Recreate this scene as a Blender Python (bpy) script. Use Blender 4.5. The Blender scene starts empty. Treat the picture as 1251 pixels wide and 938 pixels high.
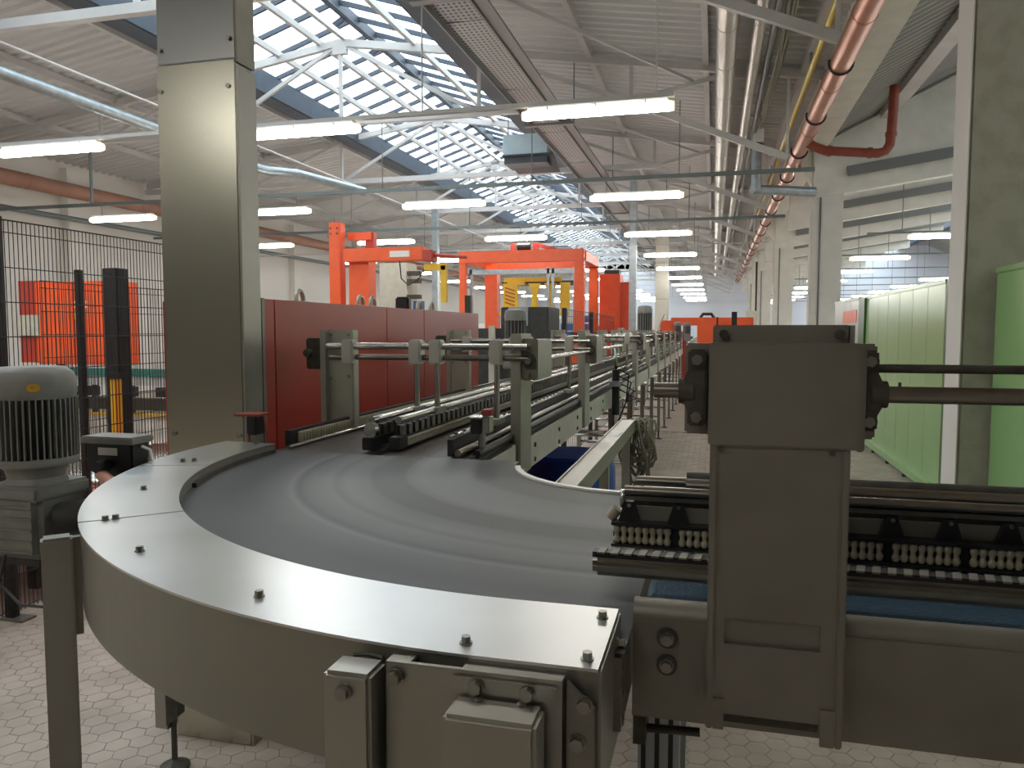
import bpy, bmesh, math, random
from mathutils import Vector, Matrix
random.seed(7)
R = math.radians
scene = bpy.context.scene
col = scene.collection

# ------------------------------------------------------------------ camera
cam_d = bpy.data.cameras.new('camera'); cam = bpy.data.objects.new('camera', cam_d); col.objects.link(cam)
cam_d.sensor_width = 36.0; cam_d.lens = 940.0 / 1251.0 * 36.0; cam_d.clip_end = 300; cam_d.clip_start = 0.02
cam.location = (0, 0, 1.7); cam.rotation_euler = (R(90 - 4.016), 0, R(14.66))
scene.camera = cam
# ------------------------------------------------------------------ sky and exposure
w = bpy.data.worlds.new('overcast_sky'); scene.world = w; w.use_nodes = True
bg = w.node_tree.nodes['Background']; bg.inputs[0].default_value = (0.86, 0.93, 1.0, 1); bg.inputs[1].default_value = 4.2
vs = scene.view_settings
vs.view_transform = 'Standard'; vs.look = 'None'; vs.gamma = 1.0; vs.use_curve_mapping = False; vs.exposure = 0.50

# ------------------------------------------------------------------ materials
MAT = {}
def mat(name, color, rough=0.5, metal=0.0, noise=0.0, nscale=6.0, bump=0.0, bscale=40.0, emit=None, estr=0.0,
        alpha=None, rvar=0.0, stretch=(1, 1, 1), dark=None, spec=0.5, coat=0.0):
    m = bpy.data.materials.new(name); m.use_nodes = True
    nt = m.node_tree; b = nt.nodes['Principled BSDF']
    b.inputs['Base Color'].default_value = (*color, 1); b.inputs['Roughness'].default_value = rough
    b.inputs['Metallic'].default_value = metal; b.inputs['Specular IOR Level'].default_value = spec
    b.inputs['Coat Weight'].default_value = coat
    need = noise > 0 or bump > 0 or rvar > 0
    if need:
        tc = nt.nodes.new('ShaderNodeTexCoord'); mp = nt.nodes.new('ShaderNodeMapping'); mp.inputs['Scale'].default_value = stretch
        nt.links.new(tc.outputs['Object'], mp.inputs['Vector'])
        n = nt.nodes.new('ShaderNodeTexNoise'); n.inputs['Scale'].default_value = nscale; n.inputs['Detail'].default_value = 2.0; n.inputs['Roughness'].default_value = .5
        nt.links.new(mp.outputs[0], n.inputs['Vector'])
    if noise > 0:
        ramp = nt.nodes.new('ShaderNodeValToRGB')
        d = dark if dark else tuple(c * max(.05, 1 - noise * 1.6) for c in color)
        l = tuple(min(1, c * (1 + noise * 1.2)) for c in color)
        ramp.color_ramp.elements[0].color = (*d, 1); ramp.color_ramp.elements[0].position = .05
        ramp.color_ramp.elements[1].color = (*l, 1); ramp.color_ramp.elements[1].position = .95
        nt.links.new(n.outputs[0], ramp.inputs[0]); nt.links.new(ramp.outputs[0], b.inputs['Base Color'])
    if rvar > 0:
        mr = nt.nodes.new('ShaderNodeMapRange'); mr.inputs[1].default_value = 0; mr.inputs[2].default_value = 1
        mr.inputs[3].default_value = max(.03, rough - rvar * 1.8); mr.inputs[4].default_value = min(1, rough + rvar * 1.8)
        nt.links.new(n.outputs[0], mr.inputs[0]); nt.links.new(mr.outputs[0], b.inputs['Roughness'])
    if bump > 0:
        n2 = nt.nodes.new('ShaderNodeTexNoise'); n2.inputs['Scale'].default_value = bscale; n2.inputs['Detail'].default_value = 4
        nt.links.new(mp.outputs[0], n2.inputs['Vector'])
        bp = nt.nodes.new('ShaderNodeBump'); bp.inputs['Strength'].default_value = bump; bp.inputs['Distance'].default_value = .01
        nt.links.new(n2.outputs[0], bp.inputs['Height']); nt.links.new(bp.outputs[0], b.inputs['Normal'])
    if emit:
        b.inputs['Emission Color'].default_value = (*emit, 1); b.inputs['Emission Strength'].default_value = estr
    MAT[name] = m
    return m
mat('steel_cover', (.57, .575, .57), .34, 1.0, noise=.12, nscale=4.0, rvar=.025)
mat('steel_far', (.52, .50, .44), .45, .6, noise=.04)
mat('steel', (.37, .36, .32), .42, .85, noise=.12, nscale=5, rvar=.08, bump=.03, bscale=30)
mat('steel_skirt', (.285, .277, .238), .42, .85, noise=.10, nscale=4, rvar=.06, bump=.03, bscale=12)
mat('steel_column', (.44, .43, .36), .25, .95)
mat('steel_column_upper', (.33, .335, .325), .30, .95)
mat('clamp_alloy', (.55, .54, .48), .42, .6)
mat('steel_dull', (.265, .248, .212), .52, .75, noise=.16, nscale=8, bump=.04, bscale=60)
mat('steel_frame', (.40, .395, .33), .45, .6, noise=.15, nscale=6)
mat('steel_bright', (.50, .50, .47), .25, 1.0, noise=.08, nscale=12)
mat('shaft_steel', (.28, .26, .225), .28, 1.0, noise=.12, nscale=20)
mat('cast_dark', (.085, .078, .065), .55, .5, noise=.3, nscale=30, bump=.15, bscale=80)
mat('black_plastic', (.012, .012, .013), .45)
mat('black_paint', (.018, .018, .02), .5)
mat('bolt_steel', (.30, .29, .26), .35, 1.0)
mat('motor_grey', (.26, .26, .24), .55, .2, noise=.2, nscale=14, bump=.05, bscale=60)
mat('motor_dark', (.045, .047, .045), .6, .2, noise=.3, nscale=14)
mat('grey_paint', (.30, .32, .31), .5, noise=.1)
mat('label_yellow', (.62, .33, .03), .5)
mat('label_red', (.30, .05, .05), .5)
mat('label_white', (.75, .75, .72), .5)
mat('beige_paint', (.54, .525, .44), .5, noise=.12, nscale=8)
mat('bead', (.40, .36, .26), .4, noise=.2, nscale=40)
mat('chain_belt', (.075, .062, .058), .5, .3, noise=.5, nscale=90, stretch=(1, .35, 1), bump=.3, bscale=160)
mat('blue_belt', (.013, .045, .08), .45, noise=.6, nscale=60, bump=.5, bscale=140, dark=(.010, .03, .05))
mat('rubber_trim', (.015, .015, .015), .6)
mat('white_rim', (.80, .79, .74), .4)
mat('red_panel', (.36, .040, .022), .36, 0.0, noise=.16, nscale=1.6, spec=.5, rvar=.05)
mat('orange', (.86, .115, .028), .42, noise=.08)
mat('orange_dark', (.45, .05, .03), .5)
mat('orange_far', (.80, .10, .03), .45, noise=.08)
mat('yellow', (.80, .48, .02), .45, noise=.1)
mat('green_cab', (.27, .47, .19), .26, 0.0, noise=.03, nscale=.7)
mat('green_dark', (.05, .14, .05), .4)
mat('grey_cab', (.44, .47, .42), .35, noise=.03, nscale=1.5)
mat('blue_drum', (.014, .07, .34), .38, noise=.15)
mat('concrete_white', (.70, .69, .63), .8, noise=.10, nscale=3, bump=.2, bscale=10)
mat('wall_white', (.72, .69, .64), .85, noise=.05, nscale=.6)
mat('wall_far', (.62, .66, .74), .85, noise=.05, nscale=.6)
mat('roof_sheet', (.545, .545, .54), .6, noise=.04, nscale=.8)
mat('wall_back_grey', (.22, .21, .19), .85, noise=.05, nscale=.6)
mat('roof_sheet_shaded', (.30, .30, .285), .7, noise=.1, nscale=.8)  # shaded copy of the roof sheet, lack of light put into its colour
mat('truss_white', (.52, .51, .50), .5, noise=.08, nscale=3)
mat('curb_blue', (.045, .060, .085), .6, noise=.15)
mat('glazing_bar', (.045, .055, .075), .55, .3)
mat('galvanised', (.36, .40, .42), .42, .8, noise=.2, nscale=9)
mat('duct_steel', (.46, .44, .40), .38, .9, noise=.05, nscale=1)
mat('rail_teal', (.17, .20, .20), .5, .4)
mat('copper', (.50, .24, .165), .36, .6, noise=.10, nscale=2.5)
mat('copper_band', (.42, .17, .11), .35, .7)
mat('drain_red', (.26, .055, .03), .5, noise=.2, nscale=6)
mat('brown_pipe', (.34, .17, .115), .6, noise=.15, nscale=2)
mat('gas_yellow', (.62, .47, .04), .4, noise=.1)
mat('tray_grey', (.19, .195, .195), .5, .5)
mat('cable', (.22, .21, .15), .5)
mat('lamp_body', (.75, .74, .70), .4)
mat('lamp_tube', (1, .97, .88), .4, emit=(1.0, .965, .89), estr=26)
mat('lamp_end', (.80, .74, .52), .3, emit=(1.0, .86, .55), estr=1.2)
mat('rose_floor', (.36, .12, .08), .6, noise=.15)
mat('pale_block', (.66, .66, .66), .7)
mat('teal_stripe', (.05, .26, .22), .5)
mat('unit_blue', (.42, .54, .60), .4, noise=.08)
mat('unit_dark', (.05, .06, .075), .6)
mat('skyblue_crates', (.06, .16, .42), .5)

def grime_peel(name, base, dirt):
    """old painted concrete with flaking mossy patches low down the face"""
    m = mat(name, base, .85, bump=.6, bscale=9, noise=.05); nt = m.node_tree; b = nt.nodes['Principled BSDF']
    tc = nt.nodes.new('ShaderNodeTexCoord'); n = nt.nodes.new('ShaderNodeTexNoise'); n.inputs['Scale'].default_value = 5.0; n.inputs['Detail'].default_value = 8
    nt.links.new(tc.outputs['Object'], n.inputs['Vector'])
    rp = nt.nodes.new('ShaderNodeValToRGB'); rp.color_ramp.elements[0].position = .44; rp.color_ramp.elements[1].position = .60
    rp.color_ramp.elements[0].color = (*base, 1); rp.color_ramp.elements[1].color = (*dirt, 1)
    nt.links.new(n.outputs[0], rp.inputs[0]); nt.links.new(rp.outputs[0], b.inputs['Base Color'])
grime_peel('peeling_paint', (.40, .39, .32), (.35, .34, .265))

def belt_material():
    """dark belt with concentric worn bands around the curve's own centre"""
    m = mat('curve_belt', (.10, .105, .11), .55); nt = m.node_tree; b = nt.nodes['Principled BSDF']
    tc = nt.nodes.new('ShaderNodeTexCoord'); sx = nt.nodes.new('ShaderNodeSeparateXYZ'); nt.links.new(tc.outputs['Object'], sx.inputs[0])
    vec = nt.nodes.new('ShaderNodeCombineXYZ'); nt.links.new(sx.outputs[0], vec.inputs[0]); nt.links.new(sx.outputs[1], vec.inputs[1])
    ln = nt.nodes.new('ShaderNodeVectorMath'); ln.operation = 'LENGTH'; nt.links.new(vec.outputs[0], ln.inputs[0])
    mr = nt.nodes.new('ShaderNodeMapRange'); mr.inputs[1].default_value = .40; mr.inputs[2].default_value = 1.45
    nt.links.new(ln.outputs['Value'], mr.inputs[0])
    rp = nt.nodes.new('ShaderNodeValToRGB'); cr = rp.color_ramp
    D = (.070, .069, .063, 1); L = (.138, .139, .137, 1); M = (.106, .107, .105, 1); K = (.062, .066, .068, 1)
    stops = [(0.0, D), (.13, D), (.16, M), (.30, L), (.335, M), (.345, D), (.43, D), (.445, M), (.50, L), (.53, M), (.545, L), (.60, M), (.625, K), (.645, L), (.66, M), (.74, K), (1.0, K)]
    while len(cr.elements) < len(stops): cr.elements.new(.5)
    for e, (p, c) in zip(cr.elements, stops): e.position = p; e.color = c
    nt.links.new(mr.outputs[0], rp.inputs[0])
    n = nt.nodes.new('ShaderNodeTexNoise'); n.inputs['Scale'].default_value = 2.2; n.inputs['Detail'].default_value = 8; nt.links.new(tc.outputs['Object'], n.inputs['Vector'])
    mx = nt.nodes.new('ShaderNodeMixRGB'); mx.blend_type = 'OVERLAY'; mx.inputs[0].default_value = .18
    nt.links.new(rp.outputs[0], mx.inputs[1]); nt.links.new(n.outputs[0], mx.inputs[2]); nt.links.new(mx.outputs[0], b.inputs['Base Color'])
    n3 = nt.nodes.new('ShaderNodeTexNoise'); n3.inputs['Scale'].default_value = 900; nt.links.new(tc.outputs['Object'], n3.inputs['Vector'])
    bp = nt.nodes.new('ShaderNodeBump'); bp.inputs['Strength'].default_value = .15; bp.inputs['Distance'].default_value = .001
    nt.links.new(n3.outputs[0], bp.inputs['Height']); nt.links.new(bp.outputs[0], b.inputs['Normal'])
belt_material()

def glass_material():
    m = bpy.data.materials.new('roof_glass'); m.use_nodes = True; nt = m.node_tree; nt.nodes.clear()
    out = nt.nodes.new('ShaderNodeOutputMaterial'); tr = nt.nodes.new('ShaderNodeBsdfTransparent'); tl = nt.nodes.new('ShaderNodeBsdfTranslucent'); gl = nt.nodes.new('ShaderNodeBsdfGlossy')
    tr.inputs[0].default_value = (.93, .97, .98, 1); tl.inputs[0].default_value = (.85, .88, .86, 1); gl.inputs['Roughness'].default_value = .08; gl.inputs[0].default_value = (.8, .8, .8, 1)
    tc = nt.nodes.new('ShaderNodeTexCoord'); n = nt.nodes.new('ShaderNodeTexNoise'); n.inputs['Scale'].default_value = 1.6; n.inputs['Detail'].default_value = 7; nt.links.new(tc.outputs['Object'], n.inputs['Vector'])
    rp = nt.nodes.new('ShaderNodeMapRange'); rp.inputs[1].default_value = .42; rp.inputs[2].default_value = .75; rp.inputs[3].default_value = .12; rp.inputs[4].default_value = .55; nt.links.new(n.outputs[0], rp.inputs[0])
    m1 = nt.nodes.new('ShaderNodeMixShader'); m2 = nt.nodes.new('ShaderNodeMixShader'); m2.inputs[0].default_value = .05
    nt.links.new(rp.outputs[0], m1.inputs[0]); nt.links.new(tr.outputs[0], m1.inputs[1]); nt.links.new(tl.outputs[0], m1.inputs[2])
    nt.links.new(m1.outputs[0], m2.inputs[1]); nt.links.new(gl.outputs[0], m2.inputs[2]); nt.links.new(m2.outputs[0], out.inputs[0])
    MAT['roof_glass'] = m
glass_material()

def tile_material():
    m = mat('hex_tile', (.52, .43, .35), .55); nt = m.node_tree; b = nt.nodes['Principled BSDF']
    tc = nt.nodes.new('ShaderNodeTexCoord'); geo = nt.nodes.new('ShaderNodeNewGeometry')
    n = nt.nodes.new('ShaderNodeTexNoise'); n.inputs['Scale'].default_value = 3.5; n.inputs['Detail'].default_value = 6; nt.links.new(geo.outputs['Position'], n.inputs['Vector'])
    rp = nt.nodes.new('ShaderNodeValToRGB'); rp.color_ramp.elements[0].color = (.40, .335, .275, 1); rp.color_ramp.elements[1].color = (.52, .45, .385, 1)
    rp.color_ramp.elements[0].position = .35; rp.color_ramp.elements[1].position = .68
    nt.links.new(n.outputs[0], rp.inputs[0])
    hs = nt.nodes.new('ShaderNodeHueSaturation'); mr = nt.nodes.new('ShaderNodeMapRange'); mr.inputs[3].default_value = .90; mr.inputs[4].default_value = 1.08
    nt.links.new(geo.outputs['Random Per Island'], mr.inputs[0]); nt.links.new(mr.outputs[0], hs.inputs['Value']); nt.links.new(rp.outputs[0], hs.inputs['Color'])
    nt.links.new(hs.outputs[0], b.inputs['Base Color'])
tile_material()
mat('grout', (.12, .095, .075), .9)
mat('floor_far', (.47, .39, .32), .55, noise=.12, nscale=2.0)

def tray_material():
    m = mat('tray_perforated', (.27, .275, .275), .5, .5); nt = m.node_tree; b = nt.nodes['Principled BSDF']
    tc = nt.nodes.new('ShaderNodeTexCoord'); vm = nt.nodes.new('ShaderNodeVectorMath'); vm.operation = 'MULTIPLY'; vm.inputs[1].default_value = (16, 12, 1)
    fr = nt.nodes.new('ShaderNodeVectorMath'); fr.operation = 'FRACTION'; sb = nt.nodes.new('ShaderNodeVectorMath'); sb.operation = 'SUBTRACT'; sb.inputs[1].default_value = (.5, .5, 0)
    nt.links.new(tc.outputs['Object'], vm.inputs[0]); nt.links.new(vm.outputs[0], fr.inputs[0]); nt.links.new(fr.outputs[0], sb.inputs[0])
    mu = nt.nodes.new('ShaderNodeVectorMath'); mu.operation = 'MULTIPLY'; mu.inputs[1].default_value = (1, 1, 0); nt.links.new(sb.outputs[0], mu.inputs[0])
    le = nt.nodes.new('ShaderNodeVectorMath'); le.operation = 'LENGTH'; nt.links.new(mu.outputs[0], le.inputs[0])
    lt = nt.nodes.new('ShaderNodeMath'); lt.operation = 'LESS_THAN'; lt.inputs[1].default_value = .27; nt.links.new(le.outputs['Value'], lt.inputs[0])
    mx = nt.nodes.new('ShaderNodeMixRGB'); mx.inputs[1].default_value = (.27, .275, .275, 1); mx.inputs[2].default_value = (.03, .03, .03, 1)
    nt.links.new(lt.outputs[0], mx.inputs[0]); nt.links.new(mx.outputs[0], b.inputs['Base Color'])
tray_material()

# ------------------------------------------------------------------ mesh helpers
class MB:
    def __init__(s): s.v = []; s.f = []; s.sm = []
    def add(s, verts, faces, smooth=False):
        n = len(s.v); s.v += [Vector(p) for p in verts]; s.f += [[i + n for i in q] for q in faces]; s.sm += [smooth] * len(faces); return s
    def box(s, x0, x1, y0, y1, z0, z1):
        return s.add([(x0, y0, z0), (x1, y0, z0), (x1, y1, z0), (x0, y1, z0), (x0, y0, z1), (x1, y0, z1), (x1, y1, z1), (x0, y1, z1)],
                     [(3, 2, 1, 0), (4, 5, 6, 7), (0, 1, 5, 4), (1, 2, 6, 5), (2, 3, 7, 6), (3, 0, 4, 7)])
    def cb(s, x, y, z, a, b, c): return s.box(x - a / 2, x + a / 2, y - b / 2, y + b / 2, z - c / 2, z + c / 2)
    def bar(s, p, q, a, b, up=(0, 0, 1)):
        """rectangular bar from p to q, a wide across, b deep along up"""
        p = Vector(p); q = Vector(q); d = (q - p).normalized(); u = Vector(up)
        if abs(d.dot(u)) > .99: u = Vector((0, 1, 0))
        r = d.cross(u).normalized(); u = r.cross(d).normalized(); vs_ = []
        for c in (p, q):
            for i, j in ((-1, -1), (1, -1), (1, 1), (-1, 1)): vs_.append(c + r * a / 2 * i + u * b / 2 * j)
        return s.add(vs_, [(3, 2, 1, 0), (4, 5, 6, 7), (0, 1, 5, 4), (1, 2, 6, 5), (2, 3, 7, 6), (3, 0, 4, 7)])
    def cyl(s, p, q, r, n=16, r2=None, cap=True):
        p = Vector(p); q = Vector(q); r2 = r if r2 is None else r2; d = (q - p).normalized()
        a = d.orthogonal().normalized(); b = d.cross(a); vs_ = []
        for c, rr in ((p, r), (q, r2)):
            for i in range(n):
                t = 2 * math.pi * i / n; vs_.append(c + a * rr * math.cos(t) + b * rr * math.sin(t))
        s.add(vs_, [(i, (i + 1) % n, n + (i + 1) % n, n + i) for i in range(n)], n > 6)
        if cap:
            m = len(s.v) - 2 * n
            s.f.append([m + i for i in range(n)][::-1]); s.f.append([m + n + i for i in range(n)]); s.sm += [False, False]
        return s
    def tube(s, pts, r, n=8):
        pts = [Vector(p) for p in pts]; rings = []; a = None
        for i, p in enumerate(pts):
            d = ((pts[min(i + 1, len(pts) - 1)] - p).normalized() + (p - pts[max(i - 1, 0)]).normalized()).normalized()
            a = d.orthogonal().normalized() if a is None else (a - d * a.dot(d)).normalized()
            b = d.cross(a); rings.append([p + a * r * math.cos(2 * math.pi * k / n) + b * r * math.sin(2 * math.pi * k / n) for k in range(n)])
        vs_ = [v for rg in rings for v in rg]; fs = []
        for i in range(len(pts) - 1):
            for k in range(n): fs.append((i * n + k, i * n + (k + 1) % n, (i + 1) * n + (k + 1) % n, (i + 1) * n + k))
        fs.append(list(range(n))[::-1]); fs.append([(len(pts) - 1) * n + k for k in range(n)])
        return s.add(vs_, fs, True)
    def lathe(s, prof, c, n=32):
        """profile (r, z) turned about the vertical axis through c"""
        c = Vector(c); vs_ = []; fs = []
        for r, z in prof:
            for k in range(n): t = 2 * math.pi * k / n; vs_.append(c + Vector((r * math.cos(t), r * math.sin(t), z)))
        for i in range(len(prof) - 1):
            for k in range(n): fs.append((i * n + k, i * n + (k + 1) % n, (i + 1) * n + (k + 1) % n, (i + 1) * n + k))
        fs.append(list(range(n))[::-1]); fs.append([(len(prof) - 1) * n + k for k in range(n)])
        return s.add(vs_, fs, True)
    def prism(s, poly, d):
        """polygon (3-D points) extruded by vector d"""
        n = len(poly); a = [Vector(p) for p in poly]; b = [p + Vector(d) for p in a]
        return s.add(a + b, [list(range(n))[::-1], list(range(n, 2 * n))] + [(i, (i + 1) % n, n + (i + 1) % n, n + i) for i in range(n)])
    def sector(s, cx, cy, r0, r1, a0, a1, z0, z1, n=48):
        """flat ring sector, top and walls"""
        vs_ = []; fs = []
        for i in range(n + 1):
            t = a0 + (a1 - a0) * i / n; c, q = math.cos(t), math.sin(t)
            for r, z in ((r0, z0), (r1, z0), (r1, z1), (r0, z1)): vs_.append((cx + r * c, cy + r * q, z))
        for i in range(n):
            k = i * 4; m = k + 4
            for j in range(4): fs.append((k + j, k + (j + 1) % 4, m + (j + 1) % 4, m + j))
        fs.append((3, 2, 1, 0)); fs.append((n * 4, n * 4 + 1, n * 4 + 2, n * 4 + 3))
        return s.add(vs_, fs)
    def mesh(s, name, material, off=(0, 0, 0), bevel=0.0):
        me = bpy.data.meshes.new(name); o = Vector(off)
        me.from_pydata([tuple(v - o) for v in s.v], [], s.f)
        for p, sm in zip(me.polygons, s.sm): p.use_smooth = sm
        bm = bmesh.new(); bm.from_mesh(me); bmesh.ops.recalc_face_normals(bm, faces=bm.faces)
        if bevel > 0:
            es = [e for e in bm.edges if len(e.link_faces) == 2 and e.calc_face_angle(0) > .6]
            bmesh.ops.bevel(bm, geom=es, offset=bevel, segments=2, affect='EDGES', clamp_overlap=True)
        for e in bm.edges:
            if len(e.link_faces) == 2 and e.calc_face_angle(0) > .7: e.smooth = False
        bm.to_mesh(me); bm.free()
        me.materials.append(MAT[material]); return me

ORG = {}
def origin(o):
    p = Vector((0, 0, 0))
    while o: p = p + o.location; o = o.parent
    return p
def thing(name, label, cat, loc=(0, 0, 0), group=None):
    o = bpy.data.objects.new(name, None); col.objects.link(o); o.location = loc; o.empty_display_size = .1
    o['label'] = label; o['category'] = cat
    if group: o['group'] = group
    return o
def part(name, mb, material, parent=None, bevel=0.0, label=None):
    off = origin(parent) if parent else Vector((0, 0, 0))
    ob = bpy.data.objects.new(name, mb.mesh(name, material, off, bevel)); col.objects.link(ob)
    if parent: ob.parent = parent
    if label: ob['label'] = label
    return ob
def solo(name, mb, material, label, cat, group=None, base=None, bevel=0.0):
    off = Vector(base) if base else Vector((0, 0, 0))
    ob = bpy.data.objects.new(name, mb.mesh(name, material, off, bevel)); col.objects.link(ob); ob.location = off
    ob['label'] = label; ob['category'] = cat
    if group: ob['group'] = group
    return ob
def struct(name, mb, material, parent=None):
    ob = part(name, mb, material, parent)
    if not parent: ob['kind'] = 'structure'
    return ob
def inst(name, me, parent, loc, rot=(0, 0, 0)):
    """shared-mesh piece at a world place under a thing"""
    ob = bpy.data.objects.new(name, me); col.objects.link(ob)
    ob.parent = parent; ob.location = Vector(loc) - (origin(parent) if parent else Vector((0, 0, 0))); ob.rotation_euler = rot
    return ob
def copy_tree(o, delta, parent=None, label=None):
    c = o.copy(); col.objects.link(c); c.parent = parent
    if parent is None: c.location = o.location + Vector(delta)
    if label: c['label'] = label
    for ch in list(o.children): copy_tree(ch, (0, 0, 0), c)
    return c

# ------------------------------------------------------------------ the hall
CX = -6.7; HALF = 8.65                       # ridge of the glazed bay; half its span
CX2 = CX + 2 * HALF + .5                     # ridge of the neighbouring bay
Y0, Y1 = -9.0, 64.0
XL, XR = -15.4, CX2 + HALF
def roofz(x, c): return 6.97 - .155 * abs(x - c) if c == CX else 7.9 - .49 * max(0, abs(x - c) - 4.2)
fl = MB().add([(XL, Y0, -.006), (XR, Y0, -.006), (XR, Y1, -.006), (XL, Y1, -.006)], [(0, 1, 2, 3)])
floor = struct('floor', fl, 'grout')
# hexagonal floor tiles, corners along X
p2p = .106; fr_ = p2p / 2; hh = fr_ * math.sqrt(3) / 2; gap = .0016
def hexa(m, x, y, dz=0.0):
    t = [(x + (fr_ - gap) * math.cos(R(60 * k)), y + (fr_ - gap) * math.sin(R(60 * k))) for k in range(6)]
    b = [(x + (fr_ - gap * .4) * math.cos(R(60 * k)), y + (fr_ - gap * .4) * math.sin(R(60 * k))) for k in range(6)]
    m.add([(p[0], p[1], dz) for p in t] + [(p[0], p[1], -.006) for p in b], [(0, 1, 2, 3, 4, 5)] + [(k, 6 + k, 6 + (k + 1) % 6, (k + 1) % 6) for k in range(6)])
def cam_px(x, y, z):
    a = R(14.66); p = R(4.016); d = Vector((x, y, z - 1.7))
    f = Vector((-math.sin(a) * math.cos(p), math.cos(a) * math.cos(p), -math.sin(p))); r = Vector((math.cos(a), math.sin(a), 0)); u = r.cross(f)
    dep = d.dot(f); return (625.5 + 940 * d.dot(r) / dep, 469 - 940 * d.dot(u) / dep, dep)
one = MB(); hexa(one, 0, 0); tile_me = one.mesh('floor_tile', 'hex_tile')
rest = MB(); singles = []
TX0, TX1, TY0, TY1 = -5.6, 3.4, .2, 13.0
nx = int((TX1 - TX0) / (1.5 * fr_))
for i in range(nx):
    x = TX0 + i * 1.5 * fr_; y = TY0 + (hh if i % 2 else 0)
    while y < TY1:
        pick = False
        if y > .4:
            px, py, dep = cam_px(x, y, 0)
            if dep > .2 and ((-10 < px < 62 and 765 < py < 960) or (98 < px < 222 and 745 < py < 960) or (222 <= px < 380 and 900 < py < 960) or (845 < px < 1262 and 885 + (px - 860) * .12 < py < 950)):
                pick = True; singles.append((dep, x, y))
        if not pick: rest_ok = True; hexa(rest, x, y, random.uniform(-.0006, .0004))
        y += 2 * hh
singles.sort()
for k, (dep, x, y) in enumerate(singles):
    if k < 300: inst('floor_tile', tile_me, floor, (x, y, random.uniform(-.0006, .0004)))
    else: hexa(rest, x, y)
tf = part('floor_tiles', rest, 'hex_tile', floor); tf['kind'] = 'stuff'
far = MB()
for (a, b, c, d) in ((XL, TX0 - .06, Y0, Y1), (TX1 + .06, XR, Y0, Y1), (TX0 - .06, TX1 + .06, TY1 + .06, Y1), (TX0 - .06, TX1 + .06, Y0, TY0 - .06)):
    far.add([(a, c, 0), (b, c, 0), (b, d, 0), (a, d, 0)], [(0, 1, 2, 3)])
part('tiled_floor_beyond', far, 'floor_far', floor)

wl = MB().box(XL - .3, XL, Y0, Y1, 0, 7.2); struct('wall_left', wl, 'wall_white')
wr = MB().box(XR, XR + .3, Y0, Y1, 0, 7.2); struct('wall_right', wr, 'wall_white')
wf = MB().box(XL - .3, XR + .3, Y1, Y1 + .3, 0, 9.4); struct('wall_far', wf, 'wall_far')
wb = MB().box(XL - .3, XR + .3, Y0 - .3, Y0, 0, 9.4); struct('wall_back', wb, 'wall_back_grey')  # unseen back wall, coloured dull to dim the light from behind
pil = MB().box(XL, XL + .22, -.25, .25, 0, 5.6).mesh('pilaster', 'wall_white')
wallL = bpy.data.objects['wall_left']
for k in range(10): inst('pilaster', pil, wallL, (0, 10.6 + 5.2 * k, 0))

def sheet(x0, z0, x1, z1, material, parent=None, pitch=.24, h=.045):
    """trapezoidal roof sheet, ribs running down the slope"""
    m = MB(); vs_ = []; y = Y0; n = 0
    while y < Y1:
        for dy, dz in ((0, 0), (.07, 0), (.11, h), (.20, h)):
            vs_ += [(x0, y + dy, z0 + dz), (x1, y + dy, z1 + dz)]; n += 1
        y += pitch
    m.add(vs_, [(2 * i, 2 * i + 1, 2 * i + 3, 2 * i + 2) for i in range(n - 1)])
    return struct('ceiling' if parent is None else 'roof_sheet', m, material, parent)
GL, GR = CX - 2.2, CX + 2.2
ceil = sheet(XL, roofz(XL, CX) + .12, GL, roofz(GL, CX) + .12, 'roof_sheet')
sheet(GR, roofz(GR, CX) + .12, 1.65, roofz(1.65, CX) + .12, 'roof_sheet', ceil)
G2L, G2R = CX2 - 2.2, CX2 + 2.2
for xa, xb in ((2.2, CX2 - 4.2), (CX2 - 4.2, G2L), (G2R, CX2 + 4.2), (CX2 + 4.2, XR)): sheet(xa, roofz(xa, CX2) + .12, xb, roofz(xb, CX2) + .12, 'roof_sheet_shaded', ceil)
def purlin(x, z, a=.09, b=.13, material='truss_white'):
    part('purlin', MB().box(x - a / 2, x + a / 2, Y0, Y1, z - b, z), material, ceil)
for x in (-13.6, -11.6, -9.6, GR + .15, -2.1, -.2, 1.3): purlin(x, roofz(x, CX) + .12)
for x in (-7.95, -7.1, -6.6, -5.25): purlin(x, roofz(x, CX) + .10, .075, .10)
for x in (3.4, 6.2): purlin(x, roofz(x, CX2) + .12, .26, .22)

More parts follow.
